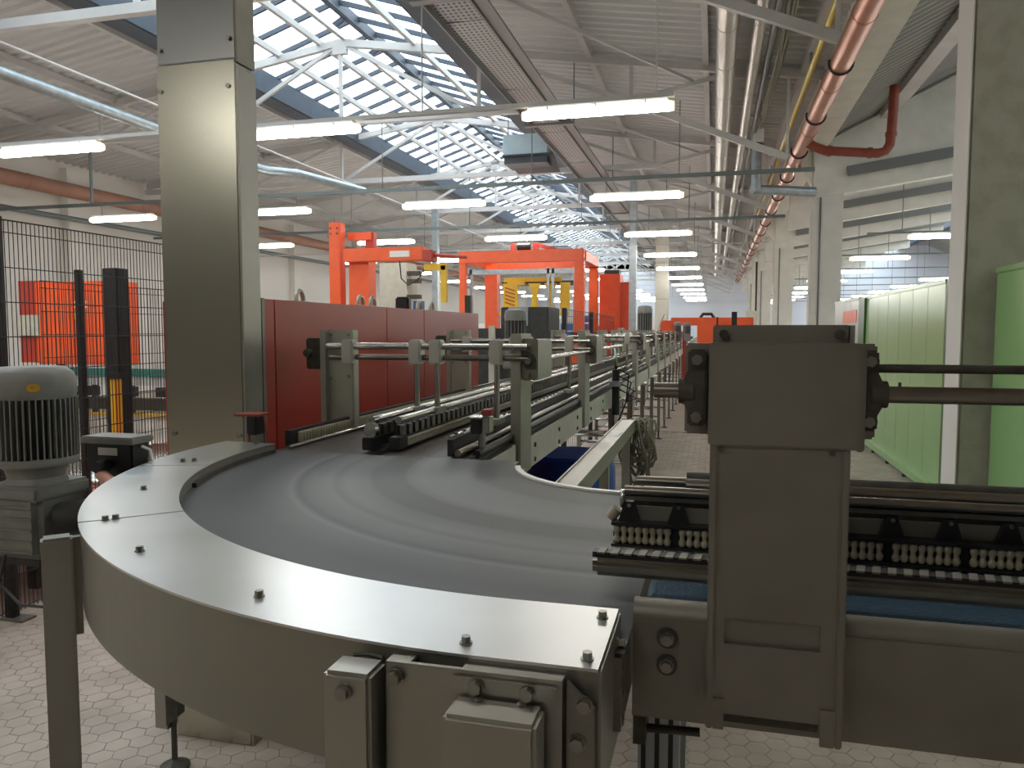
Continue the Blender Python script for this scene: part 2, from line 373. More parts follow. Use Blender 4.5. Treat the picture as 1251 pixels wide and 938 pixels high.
# glazed ridge: window_1 over this bay, window_2 over the next
RZ = 7.62; GZ = roofz(GL, CX) + .26
def skylight(name, c, step, up=0.0):
    Y0 = .6; RZ = 7.62 + up; GZ = roofz(GL, CX) + .26 + up  # glazing cut short here to keep daylight out behind the camera
    root = struct(name, MB().box(c - .07, c + .07, Y0, Y1, RZ - .16, RZ + .02), 'glazing_bar')   # ridge beam
    for sgn in (-1, 1):
        x = c + sgn * 2.2
        part('curb', MB().box(x - .06, x + .06, Y0, Y1, GZ - .42, GZ + .02), 'curb_blue', root)
        part('eaves_flashing', MB().bar((x + sgn * .18, Y0, GZ - .42), (x + sgn * .18, Y1, GZ - .42), .40, .02), 'curb_blue', root)
        mb = MB().bar((x, 0, GZ + .02), (c, 0, RZ), .055, .09).mesh('glazing_bar', 'glazing_bar')
        pane = MB().add([(x, .03, GZ + .05), (c, .03, RZ + .04), (c, step - .03, RZ + .04), (x, step - .03, GZ + .05),
                         (x, .03, GZ + .058), (c, .03, RZ + .048), (c, step - .03, RZ + .048), (x, step - .03, GZ + .058)],
                        [(0, 1, 2, 3), (7, 6, 5, 4), (0, 4, 5, 1), (1, 5, 6, 2), (2, 6, 7, 3), (3, 7, 4, 0)]).mesh('pane', 'roof_glass')
        y = Y0
        while y < Y1 - .01:
            inst('glazing_bar', mb, root, (0, y, 0)); inst('pane', pane, root, (0, y, 0)); y += step
    # end gables of the lantern
    for y in (Y0, Y1):
        part('gable', MB().prism([(c - 2.2, y, GZ - .4), (c + 2.2, y, GZ - .4), (c + 2.2, y, GZ + .05), (c, y, RZ + .05), (c - 2.2, y, GZ + .05)], (0, .02, 0)), 'curb_blue', root)
    return root
sky1 = skylight('window_1', CX, .78)
sky2 = skylight('window_2', CX2, 3.9, 7.9 - roofz(GL, CX))
for c in (CX, CX2):
    for sg in (-1, 1): part('roof_sheet', MB().add([(c, Y0, 6.97 + .12), (c + sg * 2.25, Y0, roofz(c + 2.25, c) + .12), (c + sg * 2.25, .62, roofz(c + 2.25, c) + .12), (c, .62, 6.97 + .12)], [(0, 1, 2, 3)]) if c == CX else MB().box(min(c, c + sg * 2.3), max(c, c + sg * 2.3), Y0, .62, 8.0, 8.03), 'roof_sheet', ceil)  # unseen solid roof, added to dim light from behind the camera
    part('added_gable', MB().prism([(c - 2.25, .58, roofz(c + 2.25, c)), (c + 2.25, .58, roofz(c + 2.25, c)), (c, .58, roofz(c + 2.25, c) + 1.0)], (0, .02, 0)), 'curb_blue', ceil)  # unseen gable, added with the solid roof to close off the glazing's daylight
for k in range(24): # short struts on the ridge beam
    part('ridge_strut', MB().bar((CX - .35, 1 + 1.56 * k, RZ - .3), (CX, 1 + 1.56 * k, RZ - .1), .05, .10), 'glazing_bar', sky1)
opener = MB()
for k in range(60): opener.cyl((CX + .25, 1 + k, RZ - .34), (CX + .25, 2 + k, RZ - .34), .018, 6)
part('opener_rod', opener, 'glazing_bar', sky1)

# valley beam on the column row, with the concrete columns
valley = part('valley_beam', MB().box(1.62, 2.25, Y0, Y1, 5.52, 6.1), 'concrete_white', ceil)
part('valley_gutter', MB().box(1.2, 2.7, Y0, Y1, 6.0, 6.16), 'concrete_white', ceil)
def column(y, label, mat_, group=None):
    t = thing('concrete_column', label, 'column', (2.25, y, 0), group)
    part('shaft', MB().box(1.98, 2.62, y - .2, y + .2, 0, 5.5), mat_, t, .02)
    # corbel reaching out to the left under the valley beam
    part('corbel', MB().prism([(2.0, y - .17, 4.80), (1.75, y - .17, 5.15), (1.75, y - .17, 5.5), (2.0, y - .17, 5.5)], (0, .34, 0)), mat_, t)
    if group: part('conduit', MB().cyl((2.16, y - .215, .3), (2.16, y - .215, 5.45), .018, 8), 'rail_teal', t)
    return t
column(7.30, 'old white concrete column with peeling mossy paint between the green cabinets', 'peeling_paint')
for k in range(4): column(18.0 + 10.6 * k, 'clean white concrete column with corbel, ' + ('first', 'second', 'third', 'fourth')[k] + ' beyond the old peeling column', 'concrete_white', 'columns along the valley')
column(-3.3, 'clean white concrete column with corbel before the old peeling column', 'concrete_white', 'columns along the valley')
# near column's lit side, its brightness put into a white strip
nearcol = [o for o in col.objects if o.name == 'concrete_column'][0]
part('lit_edge', MB().box(1.972, 1.982, 7.1, 7.5, 0, 5.5), 'wall_white', nearcol, label='side coloured white as if brightly lit')

# concrete rafters of the neighbouring bay
for k in range(13):
    y = -3.3 + 5.3 * k
    if k == 3: continue
    xe = CX2 - 2.5
    m = MB().prism([(2.0, y - .14, 4.50), (xe, y - .14, 4.50 + .145 * (xe - 2)), (xe, y - .14, 7.94), (CX2 - 4.2, y - .14, 7.94), (2.28, y - .14, roofz(2.28, CX2) + .06), (2.28, y - .14, 5.5), (2.0, y - .14, 5.5)], (0, .28, 0))
    part('concrete_rafter', m, 'concrete_white', ceil)
    part('steel_purlin_beam', MB().bar((2.66, y - .24, 5.02), (xe, y - .24, 5.02 + .145 * (xe - 2.66)), .10, .20), 'tray_grey', ceil)

# ------------------------------------------------------------------ roof trusses of the glazed bay
def truss(y):
    t = thing('roof_truss', 'white painted steel roof truss spanning under the glazed ridge', 'truss', (CX, y, 5.4), 'roof trusses')
    for s_ in (-1, 1):
        xe = CX + s_ * 8.55
        m = MB().bar((CX, y, 6.93), (xe, y, roofz(xe, CX)), .10, .13)
        part('top_chord', m, 'truss_white', t)
    part('bottom_chord', MB().box(CX - 8.6, -1.25, y - .06, y + .06, 5.44, 5.56), 'truss_white', t)
    for k in (-2, -1, 0, 1, 2):
        x = CX + 2.65 * k
        part('post', MB().bar((x, y, 5.5), (x, y, roofz(x, CX)), .06, .06), 'truss_white', t)
    for s_ in (-1, 1):
        for a, b in ((0, 1), (1, 2)):
            xa = CX + s_ * 2.65 * a; xb = CX + s_ * 2.65 * b
            part('diagonal', MB().bar((xa, y, roofz(xa, CX) - .05), (xb, y, 5.5), .055, .07), 'truss_white', t)
        xb = CX + s_ * 2.65 * 2; xc = CX + s_ * 7.0
        part('diagonal', MB().bar((xb, y, 5.5), (xc, y, roofz(xc, CX) - .03), .055, .07), 'truss_white', t)
    part('knee_strut', MB().bar((-1.45, y, 5.50), (1.10, y, 4.44), .07, .10), 'truss_white', t)
    part('strut_hanger', MB().bar((1.08, y, 4.46), (1.08, y, roofz(1.08, CX)), .04, .04), 'truss_white', t)
    part('gusset', MB().box(CX - .14, CX + .14, y - .05, y + .05, 6.72, 6.95), 'truss_white', t)
    return t
tr0 = truss(2.8); tr0['label'] = 'white painted steel roof truss right above the steel clad column'
NTH = ('first', 'second', 'third', 'fourth', 'fifth', 'sixth', 'seventh', 'eighth', 'ninth', 'tenth', 'eleventh')
for k in range(-2, 12):
    if k == 0: continue
    copy_tree(tr0, (0, 5.2 * k, 0), label=(NTH[k - 1] + ' white painted roof truss beyond the steel clad column') if k > 0 else ('white roof truss just before the steel clad column', 'white roof truss by the back wall')[-k - 1])
# horizontal wind braces between truss feet (right-hand slope)
for k in range(0, 10):
    y = 2.8 + 5.2 * k
    solo('wind_brace', MB().bar((-3.2, y + .1, 5.72), (-.4, y + 5.1, 5.72), .03, .05), 'truss_white', ('thin white slanting brace between the steel clad column truss and the next' if k == 0 else 'thin white slanting brace starting at the ' + NTH[k - 1] + ' truss beyond the steel column'), 'brace', 'roof wind braces')

# ------------------------------------------------------------------ lamps on their carrier rails
def make_lamp(x, y, z, label, group):
    t = thing('fluorescent_lamp', label, 'lamp', (x, y, z), group)
    L = .72
    part('housing', MB().box(x - L, x + L, y - .045, y + .045, z + .035, z + .085), 'lamp_body', t, .006)
    m = MB(); prof = [(-.055, .04), (-.06, .0), (-.045, -.035), (0, -.05), (.045, -.035), (.06, 0), (.055, .04)]
    vs_ = [(x - L, y + a, z + b) for a, b in prof] + [(x + L, y + a, z + b) for a, b in prof]; n = len(prof)
    m.add(vs_, [(i, i + 1, n + i + 1, n + i) for i in range(n - 1)] + [(0, n, 2 * n - 1, n - 1), list(range(n))[::-1], list(range(n, 2 * n))], True)
    part('diffuser', m, 'lamp_tube', t)
    for s_ in (-1, 1): part('end_cap', MB().cyl((x + s_ * L, y, z), (x + s_ * (L + .06), y, z), .058, 14, .045), 'lamp_end', t)
    for s_ in (-.5, 0, .5): part('clip', MB().cb(x + s_ * 1.0, y - .055, z + .045, .02, .02, .05), 'lamp_body', t)
    return t
LZ = 3.93
ORD = ('first', 'second', 'third', 'fourth', 'fifth', 'sixth', 'seventh', 'eighth', 'ninth', 'tenth', 'eleventh', 'twelfth', 'thirteenth', 'fourteenth')
lamp0 = make_lamp(-1.2, 8.0, LZ, '', 'glazed bay lamps')
for k in range(-2, 11):
    y = 8.0 + 5.2 * k
    row = 'lamp row right behind the steel clad column' if k == 0 else ORD[k] + ' lamp row beyond the steel clad column' if k > 0 else ('lamp row just before the steel clad column', 'lamp row by the back wall')[-k - 1]
    for j in range(4):
        lb = ('aisle side ', 'second ', 'third ', 'left wall side ')[j] + 'batten lamp of the ' + row
        if k == 0 and j == 0: lamp0['label'] = lb; continue
        copy_tree(lamp0, (-3.42 * j - (.1 if k else 0), 5.2 * k, 0), label=lb)
    tm = 'truss_white' if k == 0 or k > 2 else 'rail_teal'
    rz = LZ + .11 if k == 0 else LZ + .30
    lab = 'white carrier rail of the ' + row if k == 0 else 'thin pale carrier rail of the ' + row if k > 2 else 'dark steel carrier rail of the ' + row
    t = thing('lamp_rail', lab, 'rail', (CX, y, rz), 'lamp rails')
    part('rail', MB().box(XL + .3 if k else -14.0, 1.5 if k else -.42, y - .03, y + .03, rz - (.022 if k < 3 else .012), rz + (.022 if k == 0 else .042 if k < 3 else .012)), tm, t)
    for x in (-12.3, -9.1, -5.9, -3.1, -.6):
        part('hanger_rod', MB().cyl((x, y + .01, rz), (x, y + .01, 5.46), .028 if k == 1 and x < -8 else .010, 6), 'truss_white' if k == 0 else 'rail_teal', t)
    if k:
        for j in range(4):
            for dx in (-.5, .5): part('lamp_hook', MB().cyl((-1.3 - 3.42 * j + dx, y, LZ + .08), (-1.3 - 3.42 * j + dx, y, rz), .006, 6), 'rail_teal', t)
lampR0 = make_lamp(4.8, 18.4, 3.70, 'batten lamp of the first side bay row nearest the green cabinets', 'side bay lamps')
for k in range(-3, 9):
    if k == -1: continue
    y = 18.4 + 5.2 * k
    row = 'side bay lamp row beside the grey cabinet' if k == 0 else ORD[k] + ' side bay lamp row beyond the grey cabinet' if k > 0 else 'side bay lamp row behind the saturated green cabinet' if k == -3 else 'side bay lamp row beside the long green cabinets'
    for j in range(3):
        lb = ('column side ', 'middle ', 'outer ')[j] + 'batten lamp of the ' + row
        if k == 0 and j == 0: lampR0['label'] = lb; continue
        copy_tree(lampR0, (4.2 * j + (-.35 if k > 0 else 0), 5.2 * k, .0), label=lb)
    t = thing('side_bay_rail', 'thin grey rail with rods of the ' + row, 'rail', (8, y, 3.8), 'side bay lamp rails')
    part('rail', MB().box(3.2, 16.0, y - .02, y + .02, 3.78, 3.82), 'rail_teal', t)
    for x in (3.9, 5.7, 9.0, 13.0): part('hanger_rod', MB().cyl((x, y, 3.8), (x, y, roofz(x, CX2) + .13), .01, 6), 'rail_teal', t)

# ------------------------------------------------------------------ overhead runs along the hall
# perforated cable tray
t = thing('cable_tray', 'wide perforated grey cable tray running under the roof trusses', 'cable tray', (-2.86, 0, 5.28))
k = 0; y = 1.0
while y < 60:
    L = 2.55
    tb = part('tray_floor', MB().box(-3.12, -2.60, y, y + L, 5.28, 5.285), 'tray_perforated', t)
    y += 2.6; k += 1
for x in (-3.14, -2.60): part('side_flange', MB().box(x, x + .02, 1, 60, 5.22, 5.40), 'tray_grey', t)
part('edge_strip', MB().box(-2.56, -2.42, 1, 60, 5.24, 5.27), 'tray_grey', t)
for k in range(12): part('support_bracket', MB().box(-3.21, -2.36, 2.7 + 5.2 * k, 2.82 + 5.2 * k, 5.18, 5.22), 'tray_grey', t); part('support_rod', MB().cyl((-2.36, 2.76 + 5.2 * k, 5.2), (-2.36, 2.76 + 5.2 * k, 6.2), .012, 6), 'tray_grey', t)

def run(name, label, cat, x, z, r, material, y0=-6, y1=58, seams=0, seam_mat=None, n=20):
    t = thing(name, label, cat, (x, y0, z))
    if seams:
        y = y0
        while y < y1:
            part('section', MB().cyl((x, y, z), (x, min(y + seams, y1), z), r, n), material, t)
            part('joint', MB().cyl((x, y - .03, z), (x, y + .03, z), r * 1.035, n), seam_mat or material, t)
            y += seams
    else: part('section', MB().cyl((x, y0, z), (x, y1, z), r, n), material, t)
    return t
run('ventilation_duct', 'thick shiny round ventilation duct running above the aisle', 'duct', .10, 5.62, .14, 'duct_steel', seams=1.5)
run('ventilation_duct', 'thinner shiny round duct running beside the thick one', 'duct', .50, 5.62, .085, 'duct_steel', seams=1.5)
run('conduit_pipe', 'narrow dark conduit running beside the thinner duct', 'pipe', .70, 5.66, .05, 'tray_grey', seams=3)
t = run('copper_pipe', 'large copper coloured pipe with black clamps under the valley beam', 'pipe', 1.58, 5.25, .14, 'copper', seams=2.6, seam_mat='copper_band')
for k in range(22):
    y = 3.5 + 2.6 * k
    m = MB(); pts = [(1.58 + .155 * math.cos(R(a)), y, 5.25 + .155 * math.sin(R(a))) for a in range(-200, 21, 20)]
    m.tube(pts, .015, 6); m.cyl((1.58 + .155, y, 5.25 + .05), (1.58 + .155, y, 5.52), .012, 6)
    part('pipe_clamp', m, 'black_paint', t)
gp = thing('gas_pipe', 'thin yellow gas pipe running beside the copper pipe', 'pipe', (1.30, 0, 5.45))
part('section', MB().cyl((1.30, -6, 5.45), (1.30, 17.5, 5.45), .045, 12), 'gas_yellow', gp)
part('section', MB().tube([(1.30, 17.5, 5.45), (1.28, 18.0, 5.3), (1.27, 26, 5.3)], .03, 8), 'gas_yellow', gp)
for k in range(5): part('pipe_bracket', MB().box(1.28, 1.32, 4.2 + 4 * k, 4.26 + 4 * k, 5.47, 6.02), 'galvanised', gp)
# red drain pipe with its riser
dp = thing('drain_pipe', 'dull red drain pipe bending up to the side bay roof', 'pipe', (2.3, 15.6, 5.0))
part('run', MB().tube([(1.60, 15.6, 5.22), (1.75, 15.6, 5.12), (1.95, 15.6, 5.03), (2.2, 15.6, 5.0), (2.85, 15.6, 4.93), (2.98, 15.6, 4.96), (3.05, 15.6, 5.08), (3.07, 15.6, 5.3), (3.10, 15.6, 6.12)], .085, 14), 'drain_red', dp)
for p, q in (((2.68, 15.6, 4.95), (2.75, 15.6, 4.945)), ((3.065, 15.6, 5.22), (3.065, 15.6, 5.30)), ((1.98, 15.6, 5.03), (2.06, 15.6, 5.015))):
    part('collar', MB().cyl(p, q, .10, 14), 'drain_red', dp)
# grey drop duct with horizontal leg beside the column
dd = thing('lagged_pipe', 'grey lagged elbow pipe hanging beside the column corbel', 'pipe', (1.1, 17.0, 4.6))
part('section', MB().cyl((.78, 16.6, 4.50), (.78, 16.6, 5.35), .10, 16), 'galvanised', dd)
part('section', MB().cyl((.70, 16.6, 4.55), (1.98, 17.4, 4.58), .10, 16), 'galvanised', dd)
part('cap', MB().cyl((.78, 16.6, 5.35), (.78, 16.6, 5.45), .13, 16), 'black_paint', dd)
part('socket_box', MB().box(.70, .90, 16.4, 16.6, 5.46, 5.70), 'label_white', dd)
part('drop_tube', MB().cyl((.80, 16.5, 5.70), (.80, 16.5, 6.1), .02, 8), 'label_white', dd)
cb = MB()
for k in range(9):
    x = .80 + .03 * (k % 4); y = 10.5 + .9 * (k % 3); z = 5.6
    cb.tube([(x, y - 2.4, z + .15), (x + .02, y, z), (x + .08 * random.uniform(-1, 1), y + 2, z - .25 * random.random()), (x, y + 4, z + .1)], .012, 6)
solo('hanging_cables', cb, 'cable', 'bundle of loose grey cables hanging beside the shiny ducts', 'cables')
# pipes on the left wall and roof slope
run('wall_pipe', 'large brown pipe running high along the left wall', 'pipe', -14.75, 4.98, .17, 'brown_pipe', seams=4.0)
run('wall_pipe', 'narrow grey pipe below the brown pipe on the left wall', 'pipe', -14.9, 4.35, .06, 'rail_teal')
run('spiral_duct', 'bluish galvanised round duct under the left roof slope', 'duct', -9.3, 5.14, .09, 'galvanised', y0=-4, y1=13.0, seams=2.0)
run('thin_conduit', 'thin white conduit under the left roof slope', 'pipe', -8.6, 5.25, .018, 'truss_white', y0=-4, y1=40)
solo('duct_elbow', MB().tube([(-9.3, 13.0, 5.14), (-9.1, 13.6, 4.98), (-8.6, 13.8, 4.85), (-8.2, 14.2, 4.85), (-7.4, 15.6, 4.7)], .09, 12), 'galvanised', 'offset bend at the end of the bluish galvanised duct', 'duct')
# hanging heater unit
hu = thing('air_heater', 'pale blue air heater box hanging beside the cable tray', 'heater', (-3.95, 16.2, 5.4))
part('casing', MB().box(-4.45, -3.45, 16.2, 16.95, 5.42, 5.86), 'unit_blue', hu, .02)
part('outlet_hood', MB().prism([(-4.45, 16.15, 5.40), (-3.35, 16.15, 5.40), (-3.35, 17.0, 5.18), (-4.3, 17.0, 5.18)], (0, 0, .03)), 'unit_dark', hu)
part('underside', MB().box(-4.42, -3.48, 16.22, 16.93, 5.25, 5.42), 'unit_dark', hu)
for x in (-4.4, -3.5): part('hanger_rod', MB().cyl((x, 16.5, 5.86), (x, 16.5, 6.5), .012, 6), 'tray_grey', hu)

# ------------------------------------------------------------------ stainless clad column
sc = thing('steel_clad_column', 'tall stainless steel clad column standing behind the curved conveyor', 'column', (-1.97, 2.73, 0))
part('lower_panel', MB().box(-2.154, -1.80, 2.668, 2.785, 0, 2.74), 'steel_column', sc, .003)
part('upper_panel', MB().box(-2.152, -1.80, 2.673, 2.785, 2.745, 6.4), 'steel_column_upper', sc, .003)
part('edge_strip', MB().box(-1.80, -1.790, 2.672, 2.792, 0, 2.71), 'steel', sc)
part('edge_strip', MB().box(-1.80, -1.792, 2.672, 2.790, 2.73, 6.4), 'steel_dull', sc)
rv = MB().cyl((0, 0, 0), (0, -.006, 0), .009, 10).mesh('rivet', 'bolt_steel')
for x, z in ((-1.83, 2.64), (-2.135, 2.64), (-1.825, 2.82), (-2.135, 2.80), (-1.82, 1.28), (-2.12, 1.28), (-1.82, .3), (-2.12, .3)): inst('rivet', rv, sc, (x, 2.668, z))
c2 = thing('steel_clad_column', 'far stainless clad column rising beyond the orange machines', 'column', (-2.0, 31, 0))
part('panel', MB().box(-2.25, -1.75, 30.8, 31.2, 0, 5.7), 'steel_far', c2, .005)
for z in (1.5, 2.9, 4.3): part('panel_joint', MB().box(-2.255, -1.745, 30.795, 30.80, z, z + .02), 'steel_dull', c2)
for x, y in ((-8.35, 22.6), (-2.05, 20.2)):
    solo('steel_post', MB().box(x - .09, x + .09, y - .09, y + .09, 0, 5.5), 'galvanised', ('slim grey steel post standing behind the orange mast lifter' if x < -5 else 'slim grey steel post standing beside the orange tower cabinet'), 'post')

# ------------------------------------------------------------------ curved belt conveyor
KX, KY, RO, RI = -.26, 2.32, 1.44, 1.235
ZT = 1.30; ZB = 1.268
cv = thing('curved_conveyor', 'curved belt conveyor with wide polished steel cover in the foreground', 'conveyor', (-.9, 1.6, 0))
def cover(a0, a1, name='cover_plate', ext=False):
    m = MB().sector(KX, KY, RI, RO, a0, a1, ZT - .004, ZT, 40)
    if ext: m.box(KX, -.125, KY - RO, KY - RI, ZT - .004, ZT)
    return part(name, m, 'steel_cover', cv, 0)
cover(R(270), R(225.4), ext=True); cover(R(225.1), R(197)); cover(R(196.8), R(176.5))
# outer skirt, inner lip, end plates
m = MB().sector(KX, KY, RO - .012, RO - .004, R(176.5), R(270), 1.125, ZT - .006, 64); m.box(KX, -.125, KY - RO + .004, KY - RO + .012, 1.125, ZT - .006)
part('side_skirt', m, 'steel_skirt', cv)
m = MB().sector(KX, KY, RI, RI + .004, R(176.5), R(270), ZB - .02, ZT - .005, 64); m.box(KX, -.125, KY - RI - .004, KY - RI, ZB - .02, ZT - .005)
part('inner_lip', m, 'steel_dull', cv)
part('cover_seal', MB().sector(KX, KY, RI - .012, RI + .02, R(177), R(205), ZB, ZB + .012, 24), 'cast_dark', cv)
part('end_plate', MB().box(-.128, -.122, KY - RO + .006, KY - RI, 1.125, ZT - .006), 'steel', cv)
# belt
KBX, KBY, RC = -.20, 2.42, .41
m = MB(); n = 60; vs_ = []; fs = []
for i in range(n + 1):
    a = R(180 + 90 * i / n)
    po = (KX + (RI + .08) * math.cos(a), KY + (RI + .08) * math.sin(a)); pi_ = (KBX + RC * math.cos(a), KBY + RC * math.sin(a))
    if i == 0: po = (po[0], 2.435); pi_ = (pi_[0], 2.435)
    if i == n: po = (-.108, po[1]); pi_ = (-.108, pi_[1])
    for k in range(9):
        f = k / 8; vs_.append((pi_[0] * (1 - f) + po[0] * f, pi_[1] * (1 - f) + po[1] * f, ZB))
for i in range(n):
    for k in range(8): a = i * 9 + k; fs.append((a, a + 1, a + 10, a + 9))
b0 = len(vs_)
m.add(vs_, fs)
belt = bpy.data.objects.new('belt', m.mesh('belt', 'curve_belt', (KBX + .02, KBY - .02, 0))); col.objects.link(belt); belt.parent = cv
belt.location = Vector((KBX + .02, KBY - .02, 0)) - cv.location
part('belt_bed', MB().sector(KX, KY, .45, RI + .1, R(180), R(270), 1.16, 1.262, 40).box(KX, -.112, KY - RI - .08, KBY - RC, 1.16, 1.262), 'steel_dull', cv)
part('inner_rim', MB().sector(KBX, KBY, RC - .018, RC, R(193), R(268), ZB - .03, ZB + .006, 30), 'white_rim', cv)
part('inner_skirt', MB().sector(KBX, KBY, RC - .03, RC - .02, R(188), R(270), 1.10, ZB - .01, 30), 'steel_dull', cv)
# bolts on the cover
bm_ = MB(); bm_.cyl((0, 0, 0), (0, 0, .002), .0085, 14); bm_.cyl((0, 0, .002), (0, 0, .0095), .0065, 6); bolt_me = bm_.mesh('bolt', 'bolt_steel')
for x, y in ((-1.235, 1.33), (-1.222, 1.345), (-1.38, 1.615), (-1.0, 1.155), (-1.555, 1.99), (-1.53, 2.01), (-.655, 1.0), (-.30, .914), (-.142, .905), (-.143, 1.045), (-1.55, 2.37)):
    inst('bolt', bolt_me, cv, (x, y, ZT))
bside = MB(); bside.cyl((0, 0, 0), (0, -.003, 0), .0105, 14); bside.cyl((0, -.003, 0), (0, -.011, 0), .0085, 6); bolt_y = bside.mesh('bolt', 'bolt_steel')
# front drive bracket: plate box with slot, and two leg tubes
pb = MB()
X0, X1, YF, ZP = -.386, -.164, .858, 1.291
pb.box(X0, X1, YF, YF + .004, 1.12, ZP - .0041)
pb.box(X0, -.355, YF, .884, ZP - .004, ZP); pb.box(-.288, X1, YF, .884, ZP - .004, ZP)
pb.box(-.3549, -.2881, YF, YF + .006, ZP - .004, ZP); pb.box(X0 + .0002, X0 + .004, YF + .0041, .886, 1.12, ZP - .0041); pb.box(X1 - .004, X1 - .0002, YF + .0041, .886, 1.12, ZP - .0041)

part('bracket_plate', pb, 'steel', cv)
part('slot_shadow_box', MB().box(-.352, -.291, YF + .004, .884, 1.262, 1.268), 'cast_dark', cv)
part('angle_flange', MB().box(-.30, -.168, YF - .004, YF, 1.262, 1.285), 'steel', cv, .002)
for x, z in ((-.372, 1.274), (-.268, 1.275), (-.205, 1.274)): inst('bolt', bolt_y, cv, (x, YF - .003, z), (0, .4, 0))
lg = part('leg', MB().box(-.457, -.394, .826, .878, .02, 1.284), 'steel', cv, .005)
inst('bolt', bolt_y, cv, (-.427, .826, 1.262), (0, .2, 0))
part('foot_weld', MB().tube([(-.44, .879, 1.284), (-.42, .881, 1.286), (-.40, .879, 1.284)], .003, 6), 'cast_dark', cv)
part('leg', MB().box(-.293, -.183, .80, .853, .02, 1.2625), 'steel', cv, .005)
bs = MB().lathe([(.006, 0), (.006, .002), (.003, .004)], (0, 0, 0), 12).mesh('screw', 'bolt_steel')
for x, y in ((-.262, .845), (-.21, .845)): inst('screw', bs, cv, (x, y, 1.2625))
# gusset plate on the right end
part('gusset_plate', MB().prism([(-.160, .868, 1.286), (-.128, .868, 1.256), (-.128, .868, 1.10), (-.160, .868, 1.10)], (0, .008, 0)), 'steel_dull', cv)
bx = MB(); bx.cyl((0, 0, 0), (.004, 0, 0), .0105, 14); bx.cyl((.004, 0, 0), (.012, 0, 0), .0085, 6); bolt_x = bx.mesh('bolt', 'bolt_steel')
inst('bolt', bolt_y, cv, (-.147, .868, 1.215)); inst('bolt', bolt_y, cv, (-.139, .868, 1.262))
for z in (1.27, 1.235, 1.2, 1.165): inst('bolt', bolt_x, cv, (-.122, 1.03, z))
# outer legs
part('leg', MB().bar((-1.315, 1.283, .02), (-1.315, 1.283, 1.272), .058, .045, (-.72, .69, 0)), 'steel', cv, .005)
part('leg_flange', MB().bar((-1.291, 1.307, 1.06), (-1.291, 1.307, 1.268), .018, .02, (-.72, .69, 0)), 'steel_dull', cv)
sb = MB().cyl((0, 0, 0), (-.014, -.004, 0), .008, 6).mesh('bolt', 'steel_bright')
inst('bolt', sb, cv, (-1.336, 1.300, 1.235)); inst('bolt', sb, cv, (-1.336, 1.300, 1.09))
m = MB().box(-2.07, -2.01, 2.44, 2.50, .16, 1.05); part('leg', m, 'steel', cv, .003)
part('leg_cover', MB().prism([(-2.01, 2.43, .18), (-1.965, 2.44, .22), (-1.965, 2.44, .32), (-2.01, 2.43, .36)], (0, .04, 0)), 'cast_dark', cv)
part('leg_arm', MB().bar((-2.03, 2.47, 1.02), (-1.55, 2.2, 1.08), .06, .06), 'steel', cv)
part('levelling_foot', MB().lathe([(.055, 0), (.055, .012), (.02, .03), (.011, .035), (.011, .24)], (-2.0, 2.46, 0), 20), 'cast_dark', cv)
part('type_plate', MB().add([(KX + RO * math.cos(R(a)), KY + RO * math.sin(R(a)), z) for z in (1.185, 1.245) for a in (221.6, 223.2, 224.8)], [(0, 1, 4, 3), (1, 2, 5, 4)]), 'label_red', cv, label='red type plate')

# ------------------------------------------------------------------ gear motor at the curve
gx, gy = -1.80, 1.70
gm = thing('gear_motor', 'grey upright gear motor with ribbed housing beside the curved conveyor', 'motor', (gx, gy, 1.07))
part('fan_cover', MB().lathe([(.100, 1.515), (.106, 1.53), (.106, 1.565), (.098, 1.585), (.080, 1.600), (.02, 1.603)], (gx, gy, 0), 40), 'motor_grey', gm)
part('stator', MB().lathe([(.092, 1.352), (.092, 1.518)], (gx, gy, 0), 32), 'motor_dark', gm)
fin = MB().box(.088, .107, -.0016, .0016, 1.356, 1.515).mesh('cooling_fin', 'motor_grey')
for k in range(44):
    a = 2 * math.pi * k / 44; f_ = inst('cooling_fin', fin, gm, (gx, gy, 0), (0, 0, a))
part('flange', MB().lathe([(.105, 1.335), (.108, 1.345), (.105, 1.356)], (gx, gy, 0), 32), 'motor_grey', gm)
part('neck', MB().lathe([(.085, 1.27), (.07, 1.30), (.075, 1.32), (.085, 1.336)], (gx, gy, 0), 28), 'motor_grey', gm)
part('gear_housing', MB().box(gx - .09, gx + .085, gy - .085, gy + .09, 1.085, 1.265), 'motor_grey', gm, .02)
part('gear_lid', MB().box(gx - .095, gx + .09, gy - .09, gy + .095, 1.245, 1.285), 'motor_grey', gm, .008)
part('output_hub', MB().cyl((gx + .08, gy - .02, 1.18), (gx + .24, gy + .1, 1.2), .05, 20), 'motor_dark', gm)
part('housing_foot', MB().box(gx - .08, gx + .07, gy - .07, gy + .07, 1.068, 1.086), 'motor_dark', gm)
part('terminal_box', MB().box(gx - .20, gx - .095, gy - .06, gy + .05, 1.37, 1.50), 'motor_dark', gm, .008)
a = math.atan2(-gy, -gx)
part('rating_label', MB().add([(gx + .1068 * math.cos(a + d * .16), gy + .1068 * math.sin(a + d * .16), 1.548 + e * .011) for d, e in ((-.9, -.55), (-.9, .55), (-.4, 1), (.4, 1), (.9, .55), (.9, -.55), (.4, -1), (-.4, -1))], [tuple(range(8))]), 'label_yellow', gm, label='small orange sticker')
m = MB().tube([(gx - .02, gy - .09, 1.10), (gx + .0, gy - .13, 1.04), (gx + .10, gy - .16, 1.0), (gx + .25, gy - .20, 1.02)], .004, 8); part('cable', m, 'motor_dark', gm)
for k in range(5): part('fin_rib', MB().bar((gx - .086 + .0 * k, gy - .09, 1.11 + .03 * k), (gx + .07, gy - .09, 1.11 + .03 * k), .006, .004), 'motor_grey', gm)

